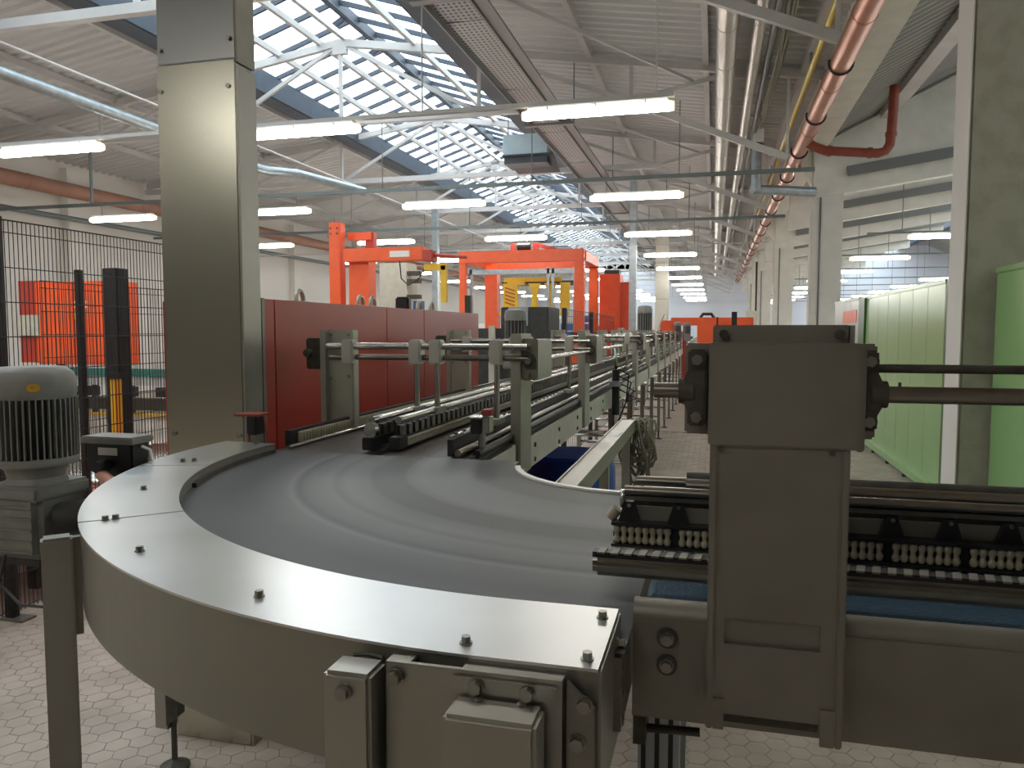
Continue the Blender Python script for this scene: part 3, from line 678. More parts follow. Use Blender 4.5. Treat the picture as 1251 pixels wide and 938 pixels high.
jb = thing('junction_box', 'black plastic control box with white sticker behind the curved cover', 'box', (-1.80, 2.0, 1.25))
part('body', MB().box(-1.885, -1.715, 1.96, 2.04, 1.262, 1.365), 'black_plastic', jb, .006)
part('lid', MB().box(-1.895, -1.705, 1.95, 2.05, 1.350, 1.372), 'motor_grey', jb, .004)
part('sticker', MB().box(-1.835, -1.765, 1.957, 1.9595, 1.315, 1.338), 'label_white', jb)
part('knob', MB().cyl((-1.80, 1.96, 1.285), (-1.80, 1.91, 1.285), .018, 14), 'black_plastic', jb)
part('stand', MB().box(-1.82, -1.78, 1.97, 2.03, 1.10, 1.265), 'black_paint', jb)
part('cable', MB().tube([(-1.71, 2.0, 1.34), (-1.68, 2.0, 1.33), (-1.675, 2.0, 1.29), (-1.69, 2.0, 1.25)], .005, 6), 'label_white', jb)
part('hub', MB().cyl((-1.80, 1.93, 1.26), (-1.62, 1.80, 1.25), .018, 12), 'copper', jb)

# ------------------------------------------------------------------ straight conveyor down the hall
st = thing('straight_conveyor', 'long two lane chain conveyor running away down the hall', 'conveyor', (-1.2, 2.5, 0))
YE = 44.0
for x0, x1 in ((-1.545, -1.17), (-1.12, -.80)):
    part('chain_belt', MB().box(x0, x1, 2.445, YE, 1.235, 1.262), 'chain_belt', st)
part('bed', MB().box(-1.58, -.77, 2.6, YE, 1.12, 1.235), 'steel_dull', st)
part('chain_cross_edge', MB().cyl((-1.55, 2.44, 1.25), (-.78, 2.44, 1.25), .012, 10), 'rubber_trim', st)
ys = [3.05 + 1.62 * k for k in range(16)]
seg = [(2.62, 2.98)] + [(ys[k] + .1, ys[k + 1] - .06) for k in range(15)]
for a_, b_ in seg:
    part('side_panel', MB().box(-.775, -.765, a_, b_, 1.10, 1.235), 'beige_paint', st)
    part('side_panel', MB().box(-1.60, -1.59, a_, b_, 1.10, 1.235), 'beige_paint', st)
part('panel_bracket', MB().box(-.80, -.755, 2.50, 2.62, 1.09, 1.215), 'beige_paint', st, .01)
hb = MB().cyl((0, 0, 0), (.006, 0, 0), .011, 8).mesh('bolt', 'cast_dark')
for a_, b_ in seg[1:4]:
    for f in (.12, .5, .88):
        for z in (1.125, 1.19): inst('bolt', hb, st, (-.765, a_ + (b_ - a_) * f, z))
legy = [2.75] + [6.35 + 1.45 * k for k in range(19)]
for y in legy:
    for x in (-.81, -1.57):
        if x < -1 and y > 20: continue
        l_ = part('leg', MB().box(x - .022, x + .022, y - .022, y + .022, .12, 1.05), 'steel', st)
        part('levelling_foot', MB().lathe([(.055, 0), (.055, .012), (.012, .02), (.012, .13)], (x, y, 0), 12), 'cast_dark', l_)
    if y < 26:
        for z in (.35, .62, .85): part('cross_tube', MB().cyl((-1.55, y, z), (-.82, y, z), .014, 8), 'steel_bright', st)
    part('gusset', MB().prism([(-.80, y - .03, 1.03), (-.80, y + .3, 1.03), (-.80, y + .14, .86), (-.80, y - .03, .80)], (.02, 0, 0)), 'steel_dull', st)

# guide rails over the straight conveyor
def bead_strip(m, x, y0, y1, z0, z1, step, r):
    y = y0
    while y < y1:
        h = (z1 - z0)
        m.lathe([(r * .6, 0), (r, h * .2), (r * .6, h * .5), (r, h * .8), (r * .6, h)], (x, y, z0), 6); y += step
def guide_rail(label, x, y0, side, tube_z, tabs=True, disc=False):
    t = thing('guide_rail', label, 'guide rail', (x, y0, 1.27))
    part('top_tube', MB().cyl((x, y0, tube_z), (x, YE, tube_z), .014, 12), 'steel_bright', t)
    part('base_strip', MB().box(x - .012, x + .012, y0 - .03, YE, 1.272, 1.312), 'black_plastic', t)
    part('wear_bar', MB().box(x + side * .012, x + side * .022, y0 + .03, YE, 1.275, 1.305), 'bead', t)
    part('strip_end', MB().box(x - .018, x + .024, y0 - .05, y0 + .03, 1.27, 1.316), 'black_plastic', t, .003)
    m = MB(); bead_strip(m, x + side * .020, y0 + .04, y0 + 4.0, 1.276, 1.306, .022, .008); b_ = part('rollers', m, 'bead', t); b_['kind'] = 'stuff'
    if tabs:
        tab = MB().box(-.004, .008, 0, .034, 1.308, 1.350).mesh('hanger_tab', 'steel_dull')
        y = y0 + .02; k = 0
        while y < 16 and k < 200: inst('hanger_tab', tab, t, (x, y, 0)); y += .062 if y < 9 else .12; k += 1
        part('back_plate', MB().box(x - .010, x - .006, y0, YE, 1.306, 1.352), 'black_plastic', t)
    if disc: part('idler_disc', MB().cyl((x - .012, y0 - .012, 1.338), (x + .012, y0 - .012, 1.338), .028, 24).mesh and MB().cyl((x + .004, y0 - .028, 1.338), (x + .010, y0 - .012, 1.338), .030, 24), 'steel_bright', t)
    return t
guide_rail('middle guide rail with hanging tabs and round idler disc on the straight conveyor', -1.195, 2.56, -1, 1.372, disc=True)
guide_rail('middle guide rail with beige roller strip facing the right lane', -1.105, 2.59, 1, 1.372)
lr = thing('low_guide_rail', 'low roller guide rail along the red wall side of the conveyor', 'guide rail', (-1.53, 2.6, 1.27))
part('base_strip', MB().box(-1.545, -1.520, 2.55, YE, 1.268, 1.325), 'black_plastic', lr)
part('wear_bar', MB().box(-1.520, -1.512, 2.60, YE, 1.275, 1.315), 'bead', lr)
m = MB(); bead_strip(m, -1.510, 2.61, 6.5, 1.276, 1.314, .022, .008); b_ = part('rollers', m, 'bead', lr); b_['kind'] = 'stuff'
part('lower_tube', MB().cyl((-1.50, 2.50, 1.270), (-1.50, YE, 1.270), .008, 8), 'steel_bright', lr)
rr = thing('low_guide_rail', 'low double guide rail along the aisle side of the conveyor', 'guide rail', (-.85, 2.5, 1.27))
part('inner_strip', MB().box(-.875, -.855, 2.47, YE, 1.268, 1.325), 'black_plastic', rr)
part('top_tube', MB().cyl((-.865, 2.47, 1.330), (-.865, YE, 1.330), .010, 10), 'steel_bright', rr)
part('outer_tube', MB().cyl((-.835, 2.46, 1.28), (-.835, YE, 1.28), .013, 10), 'shaft_steel', rr)
part('edge_trim', MB().cyl((-.795, 2.55, 1.265), (-.795, YE, 1.265), .015, 10), 'black_plastic', rr)
for k in range(24): part('clip', MB().cb(-.865, 2.53 + .09 * k, 1.338, .014, .014, .012), 'black_plastic', rr)
sn = thing('light_sensor', 'small black light sensor with red reflector beside the guide rail', 'sensor', (-.80, 2.62, 1.27))
part('body', MB().box(-.835, -.80, 2.60, 2.66, 1.33, 1.385), 'black_plastic', sn, .004)
part('top_plate', MB().box(-.842, -.785, 2.59, 2.67, 1.385, 1.391), 'steel_bright', sn)
part('red_cap', MB().box(-.80, -.765, 2.62, 2.68, 1.392, 1.415), 'label_red', sn, .004)
part('bracket', MB().box(-.798, -.770, 2.62, 2.68, 1.33, 1.392), 'steel_bright', sn, .004)
part('stem', MB().cyl((-.80, 2.63, 1.262), (-.80, 2.63, 1.33), .014, 12), 'steel', sn)
sn2 = thing('light_sensor', 'small black light sensor on a rusty bracket before the red panel', 'sensor', (-1.66, 2.5, 1.27))
part('bracket', MB().box(-1.70, -1.60, 2.46, 2.54, 1.385, 1.393), 'drain_red', sn2)
part('body', MB().box(-1.655, -1.615, 2.47, 2.53, 1.315, 1.385), 'black_plastic', sn2, .004)
part('stem', MB().cyl((-1.665, 2.5, 1.2), (-1.665, 2.5, 1.385), .005, 8), 'drain_red', sn2)
part('stem', MB().tube([(-1.60, 2.5, 1.385), (-1.59, 2.5, 1.32), (-1.575, 2.5, 1.22)], .004, 6), 'drain_red', sn2)

# cross adjusters: posts either side, two shafts, clamps and drop rods
def adjuster(y, label):
    t = thing('rail_adjuster', label, 'adjuster', (-1.2, y, 1.1), 'rail adjusters over the straight conveyor')
    p = part('right_post', MB().box(-.797, -.754, y - .03, y + .16, 1.10, 1.685), 'steel_frame', t, .003)
    part('bearing_plate', MB().box(-.754, -.688, y - .01, y, 1.50, 1.665), 'steel_dull', p, .004)
    part('bearing_ring', MB().cyl((-.720, y - .01, 1.575), (-.720, y - .03, 1.575), .031, 20), 'cast_dark', p)
    part('bearing_nut', MB().cyl((-.720, y - .03, 1.575), (-.720, y - .05, 1.575), .014, 6), 'bolt_steel', p)
    part('bearing_bolt', MB().cyl((-.728, y - .01, 1.632), (-.728, y - .03, 1.632), .012, 10), 'bolt_steel', p)
    part('bearing_bolt', MB().cyl((-.728, y - .01, 1.518), (-.728, y - .03, 1.518), .010, 10), 'bolt_steel', p)
    part('head_box', MB().box(-.754, -.690, y, y + .28, 1.495, 1.66), 'steel', t, .004)
    part('link_shaft', MB().cyl((-.720, y + .28, 1.575), (-.720, y + 1.58, 1.575), .011, 10), 'steel_bright', t)
    q = part('left_post', MB().box(-1.635, -1.50, y - .02, y + .035, 1.0, 1.70), 'steel_frame', t, .003)
    part('front_flange', MB().box(-1.64, -1.615, y - .05, y - .02, 1.0, 1.70), 'steel_frame', q)
    part('gear_block', MB().box(-1.72, -1.635, y - .03, y + .1, 1.53, 1.665), 'cast_dark', q, .006)
    part('gear_nut', MB().cyl((-1.705, y - .03, 1.60), (-1.705, y - .05, 1.60), .018, 8), 'cast_dark', q)
    for x, z in ((-1.605, 1.68), (-1.52, 1.68), (-1.605, 1.49), (-1.52, 1.50)): part('bolt', MB().cyl((x, y - .02, z), (x, y - .028, z), .007, 8), 'bolt_steel', q)
    part('upper_shaft', MB().cyl((-1.60, y - .055, 1.632), (-.72, y - .055, 1.632), .0145, 14), 'steel_bright', t)
    part('lower_shaft', MB().cyl((-1.60, y - .04, 1.585), (-.72, y - .04, 1.585), .012, 12), 'shaft_steel', t)
    for x, zb in ((-1.50, None), (-1.195, 1.372), (-1.105, 1.372), (-.848, 1.33)):
        c = part('clamp_block', MB().box(x - .026, x + .026, y - .082, y - .02, 1.56, 1.66), 'clamp_alloy', t, .006)
        if zb: part('drop_rod', MB().cyl((x, y - .05, zb), (x, y - .05, 1.56), .0115, 12), 'steel_bright', c)
        if zb: part('rail_clip', MB().box(x - .02, x + .02, y - .11, y + .01, zb - .012, zb + .012), 'steel_frame', c, .004)
    return t
ad0 = adjuster(ys[0], 'nearest guide rail adjuster with gear block standing against the red panel')
del ad0['group']
for n_, k in enumerate((1, 3, 4, 5, 6, 7, 8, 9, 10, 11, 12, 13)): c_ = copy_tree(ad0, (0, 1.62 * k, 0), label='guide rail adjuster with posts and cross shafts, ' + ORD[n_ + 1] + ' from the curved belt'); c_['group'] = 'rail adjusters over the straight conveyor'
# pneumatic actuator on the side rail
pa = thing('actuator', 'slim dark cylinder actuator with hoses clamped to the conveyor side', 'actuator', (-.74, 5.9, 1.0))
part('body', MB().cyl((-.72, 5.9, 1.05), (-.72, 5.9, 1.40), .03, 12), 'black_plastic', pa)
part('rod', MB().cyl((-.72, 5.9, 1.40), (-.72, 5.9, 1.56), .012, 8), 'steel_bright', pa)
part('collar', MB().cyl((-.72, 5.9, 1.27), (-.72, 5.9, 1.31), .05, 12), 'galvanised', pa)
m = MB()
for k in range(4): m.tube([(-.70, 5.9, 1.40 - .05 * k), (-.62 + .02 * k, 5.88, 1.36 - .06 * k), (-.64, 5.9, 1.15), (-.70, 5.92, 1.0)], .006, 6)
part('hose', m, 'black_plastic', pa)

# channel beam with coil of cable, on posts, inside the curve
ch = thing('channel_beam', 'open steel channel beam on slim posts beside the blue drums', 'beam', (-.45, 3.3, 0))
m = MB().box(-.487, -.417, 2.12, 4.30, 1.19, 1.20); part('web', m, 'steel', ch)
part('flange', MB().box(-.492, -.486, 2.12, 4.30, 1.14, 1.206), 'steel', ch); part('flange', MB().box(-.418, -.412, 2.12, 4.30, 1.14, 1.206), 'steel', ch)
part('paper_scrap', MB().add([(-.47, 3.62, 1.2015), (-.43, 3.60, 1.203), (-.425, 3.78, 1.202), (-.46, 3.80, 1.2015)], [(0, 1, 2, 3)]), 'label_white', ch)
for y in (3.35, 4.2): part('post', MB().box(-.475, -.435, y - .02, y + .02, 0, 1.19), 'steel_frame', ch)
coil = MB()
for k in range(16):
    r = random.uniform(.10, .13); x = -.40 + random.uniform(-.05, .05); y = 4.33 + random.uniform(-.04, .04); L = random.uniform(.16, .42)
    pts = []
    for a in range(0, 361, 30):
        q = R(a); pts.append((x + r * .5 * math.sin(q) + .02 * math.sin(3 * q + k), y + .03 * math.cos(q + k), 1.20 - L * (1 - math.cos(q)) / 2 + random.uniform(-.005, .005)))
    coil.tube(pts, .007, 6)
solo('cable_coil', coil, 'cable', 'tangled coil of olive cable hanging from the channel beam end', 'cable', base=(-.40, 4.33, .75))

# blue drums below the conveyor
def drum(x, y, label):
    t = thing('plastic_drum', label, 'drum', (x, y, 0))
    part('body', MB().lathe([(.26, 0), (.285, .03), (.285, .26), (.292, .28), (.285, .30), (.285, .60), (.292, .62), (.285, .64), (.28, .84), (.255, .90), (.262, .915), (.25, .93)], (x, y, 0), 36), 'blue_drum', t)
    part('lid', MB().lathe([(.235, .915), (.235, .925), (.20, .918)], (x, y, 0), 36), 'blue_drum', t)
    part('bung', MB().lathe([(.035, .915), (.035, .935), (.02, .937)], (x + .12, y - .08, 0), 14), 'blue_drum', t)
    return t
d1 = drum(-.95, 3.62, 'blue plastic drum under the conveyor closest to the curve'); drum(-.86, 4.75, 'blue plastic drum behind the channel beam post')
pr = MB()
for k in range(7): pr.add([(-.95 + .287 * math.sin(R(a)), 3.62 - .287 * math.cos(R(a)), z) for z in (.80, .83) for a in (14 + 3 * k, 16 + 3 * k)], [(0, 1, 3, 2)])
part('print', pr, 'label_white', d1, label='faint white print')

# ------------------------------------------------------------------ cross conveyor to the right
cc = thing('cross_conveyor', 'blue belt cross conveyor leaving the curve towards the right', 'conveyor', (1.2, 1.5, 0))
XE = 3.6
part('front_panel', MB().box(-.108, XE, 1.118, 1.128, 1.128, 1.278), 'steel_dull', cc)
part('front_lip', MB().cyl((-.108, 1.142, 1.278), (XE, 1.142, 1.278), .022, 16), 'steel_dull', cc)
part('rear_panel', MB().box(-.108, XE, 1.84, 1.85, 1.128, 1.262), 'steel_dull', cc)
part('blue_belt', MB().box(-.085, XE, 1.165, 1.80, 1.24, 1.272), 'blue_belt', cc)
nose = MB().cyl((-.085, 1.165, 1.256), (-.085, 1.80, 1.256), .016, 14); part('belt_nose', nose, 'blue_belt', cc)
fl_ = MB().cyl((0, 0, 0), (0, -.006, 0), .015, 16).mesh('bolt', 'cast_dark')
for z in (1.252, 1.212): inst('bolt', fl_, cc, (-.058, 1.118, z)); inst('bolt', bolt_y, cc, (-.058, 1.113, z))
ridge = MB()
x = -.075
while x < 1.6:
    for y in (1.172, 1.182): ridge.cb(x, y + (.005 if int(x * 1000) % 2 else 0), 1.274, .009, .007, .006)
    x += .0135
rg = part('belt_links', ridge, 'galvanised', cc); rg['kind'] = 'stuff'
m = MB().box(-.115, -.045, 1.30, 1.37, .02, 1.15); al = part('leg', m, 'galvanised', cc, .003)
for k in range(3): part('profile_groove', MB().box(-.109 + .023 * k, -.101 + .023 * k, 1.296, 1.301, .02, 1.12), 'black_paint', al)
part('leg', MB().cyl((.56, 1.42, .02), (.56, 1.42, 1.15), .022, 14), 'steel', cc)
part('leg', MB().box(-.115, -.045, 1.70, 1.77, .02, 1.15), 'galvanised', cc, .003)
part('cross_bar', MB().cyl((-.10, 1.20, 1.068), (-.01, 1.20, 1.072), .007, 10), 'cast_dark', cc)
part('clamp_block', MB().box(-.112, -.092, 1.18, 1.24, 1.05, 1.14), 'cast_dark', cc)

ng = thing('cross_guide_rail', 'near flat steel guide rail with black toothed top over the blue belt', 'guide rail', (1.2, 1.25, 1.27))
part('rail', MB().box(-.188, XE, 1.238, 1.262, 1.295, 1.327), 'shaft_steel', ng, .008)
part('lip', MB().box(-.186, XE, 1.234, 1.240, 1.305, 1.313), 'steel_dull', ng)
part('toothed_top', MB().box(-.188, XE, 1.245, 1.268, 1.325, 1.334), 'black_plastic', ng)
tooth = MB().prism([(0, 1.242, 1.332), (.012, 1.242, 1.332), (.016, 1.262, 1.335), (.004, 1.262, 1.335)], (0, 0, .003)).mesh('tooth', 'steel_dull')
for k in range(90): inst('tooth', tooth, ng, (-.18 + .022 * k, 0, 0))
rgd = thing('roller_guide_rail', 'roller guide rail with beige rollers and black triangular brackets', 'guide rail', (1.2, 1.5, 1.27))
part('roller_channel', MB().box(-.186, XE, 1.505, 1.535, 1.278, 1.322), 'black_plastic', rgd)
part('channel_lip', MB().box(-.188, XE, 1.488, 1.535, 1.318, 1.324), 'black_plastic', rgd); part('channel_lip', MB().box(-.188, XE, 1.488, 1.535, 1.276, 1.281), 'black_plastic', rgd)
bead = MB().lathe([(.004, 0), (.0072, .004), (.0072, .010), (.0045, .014), (.0045, .020), (.0072, .024), (.0072, .031), (.004, .036)], (0, 0, 0), 8).mesh('roller', 'bead')
x = -.178; k = 0
while k < 200:
    if k % 9 != 8: inst('roller', bead, rgd, (x, 1.498, 1.282))
    x += .0140; k += 1
part('back_plate', MB().box(-.17, XE, 1.52, 1.526, 1.322, 1.352), 'steel_dull', rgd)
part('upper_plate', MB().box(-.15, XE, 1.545, 1.551, 1.34, 1.372), 'cast_dark', rgd)
tri = MB().prism([(-.022, 1.505, 1.322), (.022, 1.505, 1.322), (.009, 1.505, 1.362), (-.009, 1.505, 1.362)], (0, .014, 0)).mesh('bracket', 'black_plastic')
scr = MB().cyl((0, 0, 0), (0, -.004, 0), .004, 8).mesh('screw', 'steel_bright')
for k in range(36):
    inst('bracket', tri, rgd, (-.155 + .095 * k, 0, 0)); inst('screw', scr, rgd, (-.155 + .095 * k, 1.505, 1.356))
part('top_tube', MB().cyl((-.165, 1.515, 1.383), (XE, 1.515, 1.383), .010, 12), 'shaft_steel', rgd)
part('top_rail', MB().box(-.165, XE, 1.505, 1.53, 1.366, 1.374), 'shaft_steel', rgd)
part('screw_end', MB().cyl((-.168, 1.512, 1.35), (-.168, 1.512, 1.385), .006, 8), 'steel_bright', rgd)
part('end_wheel', MB().cyl((-.195, 1.52, 1.325), (-.18, 1.52, 1.345), .012, 10), 'bead', rgd)
rgr = thing('rear_guide_tube', 'rear steel guide tube running along the far edge of the cross conveyor', 'guide rail', (1.2, 1.75, 1.37))
part('tube', MB().cyl((-.165, 1.75, 1.358), (XE, 1.75, 1.358), .011, 12), 'shaft_steel', rgr)
part('sleeve', MB().cyl((-.05, 1.66, 1.385), (.9, 1.66, 1.385), .014, 12), 'cast_dark', rgr); part('sleeve', MB().cyl((-.05, 1.62, 1.378), (.9, 1.62, 1.378), .014, 12), 'shaft_steel', rgr)
part('belt_edge_rail', MB().box(.2, XE, 1.80, 1.83, 1.262, 1.29), 'black_plastic', rgr)

# near adjuster tower
tw = thing('adjuster_tower', 'dark grey steel adjuster tower with square head box in the foreground', 'tower', (.085, 1.08, 1.15))
p = MB().box(.006, .166, 1.056, 1.112, 1.19, 1.548)
p.v.clear(); p.f.clear(); p.sm.clear()
# web with a recessed slot (frame of four strips round it) and a notch at the foot
for b in ((.006, .021, 1.178, 1.548), (.143, .166, 1.178, 1.548), (.021, .143, 1.312, 1.548), (.021, .143, 1.178, 1.276)): p.box(b[0], b[1], 1.056, 1.062, b[2], b[3])
web = part('web', p, 'steel_dull', tw)
part('slot_back', MB().box(.018, .146, 1.064, 1.070, 1.27, 1.318), 'steel_dull', web)
part('side_flange', MB().box(-.002, .008, 1.050, 1.114, 1.157, 1.548), 'steel_dull', tw, .002)
part('side_flange', MB().box(.162, .172, 1.050, 1.114, 1.150, 1.548), 'steel_dull', tw, .002)
part('foot_strip', MB().box(.008, .022, 1.052, 1.058, 1.157, 1.20), 'steel_dull', tw); part('foot_strip', MB().box(.145, .162, 1.052, 1.058, 1.150, 1.20), 'steel_dull', tw)
part('foot_plate', MB().box(.022, .145, 1.075, 1.085, 1.158, 1.182), 'cast_dark', tw)
for x in (.042, .115): part('foot_bolt', MB().cyl((x, 1.075, 1.172), (x, 1.066, 1.172), .009, 6), 'cast_dark', tw)
part('upper_sleeve', MB().box(.003, .1645, 1.0535, 1.112, 1.482, 1.548), 'steel_dull', tw)
hd = part('head_box', MB().box(-.005, .182, 1.046, 1.14, 1.547, 1.683), 'steel_dull', tw, .0025)
part('head_seam', MB().box(.178, .188, 1.050, 1.14, 1.545, 1.680), 'steel_dull', hd, .002)
part('top_plate', MB().box(-.001, .170, 1.070, 1.078, 1.68, 1.7065), 'steel_dull', tw, .002)
part('top_edge', MB().box(.166, .176, 1.072, 1.12, 1.68, 1.706), 'steel', tw)
for x in (.013, .157): part('top_bolt', MB().cyl((x, 1.07, 1.6945), (x, 1.060, 1.6945), .0062, 8), 'cast_dark', tw)
for x in (.012, .150): part('head_screw', MB().cyl((x, 1.054, 1.5425), (x, 1.048, 1.5425), .004, 8), 'cast_dark', tw)
for s_, x in ((-1, -.020), (1, .196)):
    xa, xb = (-.037, .002) if s_ < 0 else (.180, .206)
    fp = part('flange_plate', MB().box(xa, xb, 1.084, 1.11, 1.557, 1.682), 'steel_dull', tw, .003)
    xc = -.021 if s_ < 0 else .193
    xi, xo, xm = xc - s_ * .013, xc + s_ * .012, xc + s_ * .019
    part('bearing_body', MB().prism([(xi, 1.086, 1.674), (xo, 1.086, 1.674), (xo, 1.086, 1.645), (xm, 1.086, 1.630), (xm, 1.086, 1.604), (xo, 1.086, 1.590), (xo, 1.086, 1.570), (xi, 1.086, 1.570)], (0, -.020, 0)), 'cast_dark', fp, .003)
    for z in (1.660, 1.583):
        part('washer', MB().cyl((xc, 1.066, z), (xc, 1.062, z), .0115, 18), 'cast_dark', fp)
        part('bolt_head', MB().cyl((xc, 1.062, z), (xc, 1.052, z), .0075, 6), 'bolt_steel', fp)
    part('hub_ring', MB().cyl((xc + s_ * .004, 1.078, 1.617), (xc + s_ * .024, 1.078, 1.617), .0175, 18), 'cast_dark', fp)
part('drive_shaft', MB().cyl((.215, 1.078, 1.617), (2.4, 1.078, 1.617), .0108, 18), 'shaft_steel', tw)
part('drive_shaft', MB().cyl((-.078, 1.078, 1.617), (-.04, 1.078, 1.617), .0105, 18), 'shaft_steel', tw)
part('set_screw', MB().cyl((.232, 1.078, 1.625), (.232, 1.078, 1.633), .002, 6), 'cast_dark', tw)
part('guide_shaft', MB().cyl((.205, 1.09, 1.650), (2.4, 1.09, 1.650), .0058, 14), 'cast_dark', tw)
part('back_beam', MB().box(.01, .16, 1.10, 1.16, 1.14, 1.55), 'steel_dull', tw)
tb = thing('adjuster_tower', 'second adjuster tower farther right along the cross conveyor', 'tower', (2.45, 1.08, 1.15))
part('post', MB().box(2.40, 2.55, 1.05, 1.115, 1.0, 1.70), 'steel_dull', tb, .003)
part('head_box', MB().box(2.38, 2.60, 1.04, 1.14, 1.55, 1.68), 'steel_dull', tb, .003)

# ------------------------------------------------------------------ red panel wall left of the conveyor
rp = thing('red_control_cabinet', 'long dark red steel cabinet beside the straight conveyor', 'cabinet', (-2.1, 4.4, 0))
XP = -1.85
cuts = [2.90, 2.99, 4.18, 4.78, 6.0]
part('carcass', MB().box(-2.35, XP - .012, 2.905, 5.995, 0, 1.825), 'red_panel', rp)
for a_, b_ in zip(cuts[:-1], cuts[1:]): part('panel', MB().box(XP - .012, XP, a_ + .003, b_ - .003, .05, 1.832), 'red_panel', rp, .002)
part('corner_strip', MB().box(XP - .02, XP + .006, 2.885, 2.905, 0, 1.835), 'steel_dull', rp)
m = MB(); m.tube([(XP - .1, 2.93 + .028 * math.cos(R(a)), 1.87 + .03 * math.sin(R(a))) for a in range(0, 361, 24)], .008, 8)
part('lifting_eye', m, 'cast_dark', rp)
for k, y in enumerate((3.55, 4.25, 4.42, 5.2, 5.45)):
    m = MB(); m.tube([(XP - .2, y + .035 * math.cos(R(a)), 1.85 + .05 * math.sin(R(a))) for a in range(0, 181, 20)], .012, 8); m.cb(XP - .2, y, 1.838, .03, .13, .02)
    part('lifting_lug', m, 'steel_frame', rp)
m = MB()
part('top_connector', MB().box(-2.15, -2.05, 5.0, 5.06, 1.83, 1.93), 'black_plastic', rp, .01)

# ------------------------------------------------------------------ green cabinets and grey one
def cabinet(name, label, y0, y1, n, m1, top=2.175, grp=None):
    t = thing(name, label, 'cabinet', (2.6, (y0 + y1) / 2, 0), grp)
    part('carcass', MB().box(2.22, 3.0, y0, y1, .10, top - .02), m1, t)
    part('plinth', MB().box(2.30, 2.95, y0 + .05, y1 - .05, 0, .10), 'black_paint', t)
    part('roof', MB().box(2.19, 3.02, y0 - .01, y1 + .01, top - .02, top + .03), m1, t, .008)
    w_ = (y1 - y0) / n
    for k in range(n): part('door', MB().box(2.20, 2.22, y0 + k * w_ + .003, y0 + (k + 1) * w_ - .003, .10, top - .022), m1, t, .002)
    return t
c_ = cabinet('green_cabinet', 'glossy green cabinet row behind the guide shafts beside the old column', 7.55, 8.36, 2, 'green_cab')
c_ = cabinet('green_cabinet', 'long pale green cabinet row with narrow doors beyond the old column', 8.44, 12.95, 7, 'green_cab')
part('side_strip', MB().box(2.17, 2.225, 12.5, 12.97, .1, 2.18), 'green_dark', c_)
part('base_rail', MB().box(2.14, 2.20, 8.44, 12.95, .05, .13), 'green_cab', c_)
for k in range(5): part('foot', MB().box(2.15, 2.19, 8.8 + .9 * k, 8.84 + .9 * k, 0, .06), 'black_paint', c_)
solo('corner_post', MB().box(2.2, 2.26, 8.37, 8.43, 0, 2.2), 'green_dark', 'dark green strip closing the gap between green cabinets', 'post')
c_ = cabinet('green_cabinet', 'saturated green cabinet at the near side of the old column', 3.6, 7.03, 4, 'green_cab', 2.172)
part('key_lock', MB().box(2.185, 2.20, 6.05, 6.10, 1.10, 1.20), 'black_paint', c_)
g_ = cabinet('grey_cabinet', 'pale grey green cabinet with orange stain at the far end of the row', 13.05, 15.6, 3, 'grey_cab', 2.19)
part('orange_patch', MB().box(2.192, 2.199, 13.3, 14.6, 1.82, 2.02), 'orange', g_, label='faded orange patch')
for k in range(3):
    y = 41.0 + 3 * k
box_ = thing('wall_cabinet', 'small beige switch box hanging on the third column', 'box', (1.7, 38.2, 1.9))
part('body', MB().box(1.45, 1.95, 38.1, 38.4, 1.7, 2.6), 'beige_paint', box_, .01)
part('door', MB().box(1.48, 1.92, 38.08, 38.1, 1.73, 2.57), 'beige_paint', box_)
part('conduit', MB().cyl((1.9, 38.2, 2.6), (1.9, 38.2, 4.9), .04, 8), 'black_paint', box_)

# ------------------------------------------------------------------ mesh fence at the left
def fence(x, y0, y1, z0, z1, label, step=.05, hs=.2, posts=()):
    t = thing('mesh_fence', label, 'fence', (x, (y0 + y1) / 2, 0))
    m = MB(); y = y0
    while y <= y1: m.cyl((x, y, z0), (x, y, z1), .0028, 5, cap=False); y += step
    q = part('vertical_wires', m, 'black_paint', t); q['kind'] = 'stuff'
    z = z0 + .02
    while z <= z1 + .001:
        part('horizontal_wire', MB().cyl((x + .006, y0, z), (x + .006, y1, z), .0035, 5), 'black_paint', t); z += hs
    part('top_wire', MB().cyl((x + .004, y0, z1), (x + .004, y1, z1), .005, 6), 'black_paint', t)
    for y in posts:
        part('post', MB().box(x - .06, x, y - .025, y + .025, 0, z1 + .02), 'black_paint', t, .003)
        part('base_plate', MB().box(x - .08, x + .09, y - .05, y + .05, 0, .012), 'steel_dull', t)
    return t
fence(-3.95, 1.6, 5.85, .04, 2.33, 'black wire mesh safety fence behind the gear motor', posts=(3.55,), step=.03)
solo('fence_post', MB().box(-4.03, -3.99, 4.15, 4.19, 0, 2.09), 'black_paint', 'thin black fence post beside the striped one', 'post', base=(-4.01, 4.17, 0), bevel=.003)
fence(-5.6, 5.4, 8.2, .04, 2.12, 'farther black wire mesh fence in front of the orange cabinet', posts=(6.35,), step=.05)
bp_ = thing('fence_post', 'thick black post with yellow and orange striped sleeve by the fence', 'post', (-4.05, 4.55, 0))
part('post', MB().box(-4.14, -4.02, 4.51, 4.63, 0, 2.13), 'black_paint', bp_, .005)
m = MB()
part('sleeve', MB().box(-4.09, -4.0, 4.495, 4.51, .42, 1.36), 'yellow', bp_)
for k in range(2): part('stripe', MB().box(-4.045 + .024 * k, -4.035 + .024 * k, 4.490, 4.497, .42, 1.36), 'orange', bp_)
part('sleeve_cap', MB().box(-4.10, -3.99, 4.485, 4.515, 1.36, 1.40), 'black_paint', bp_)
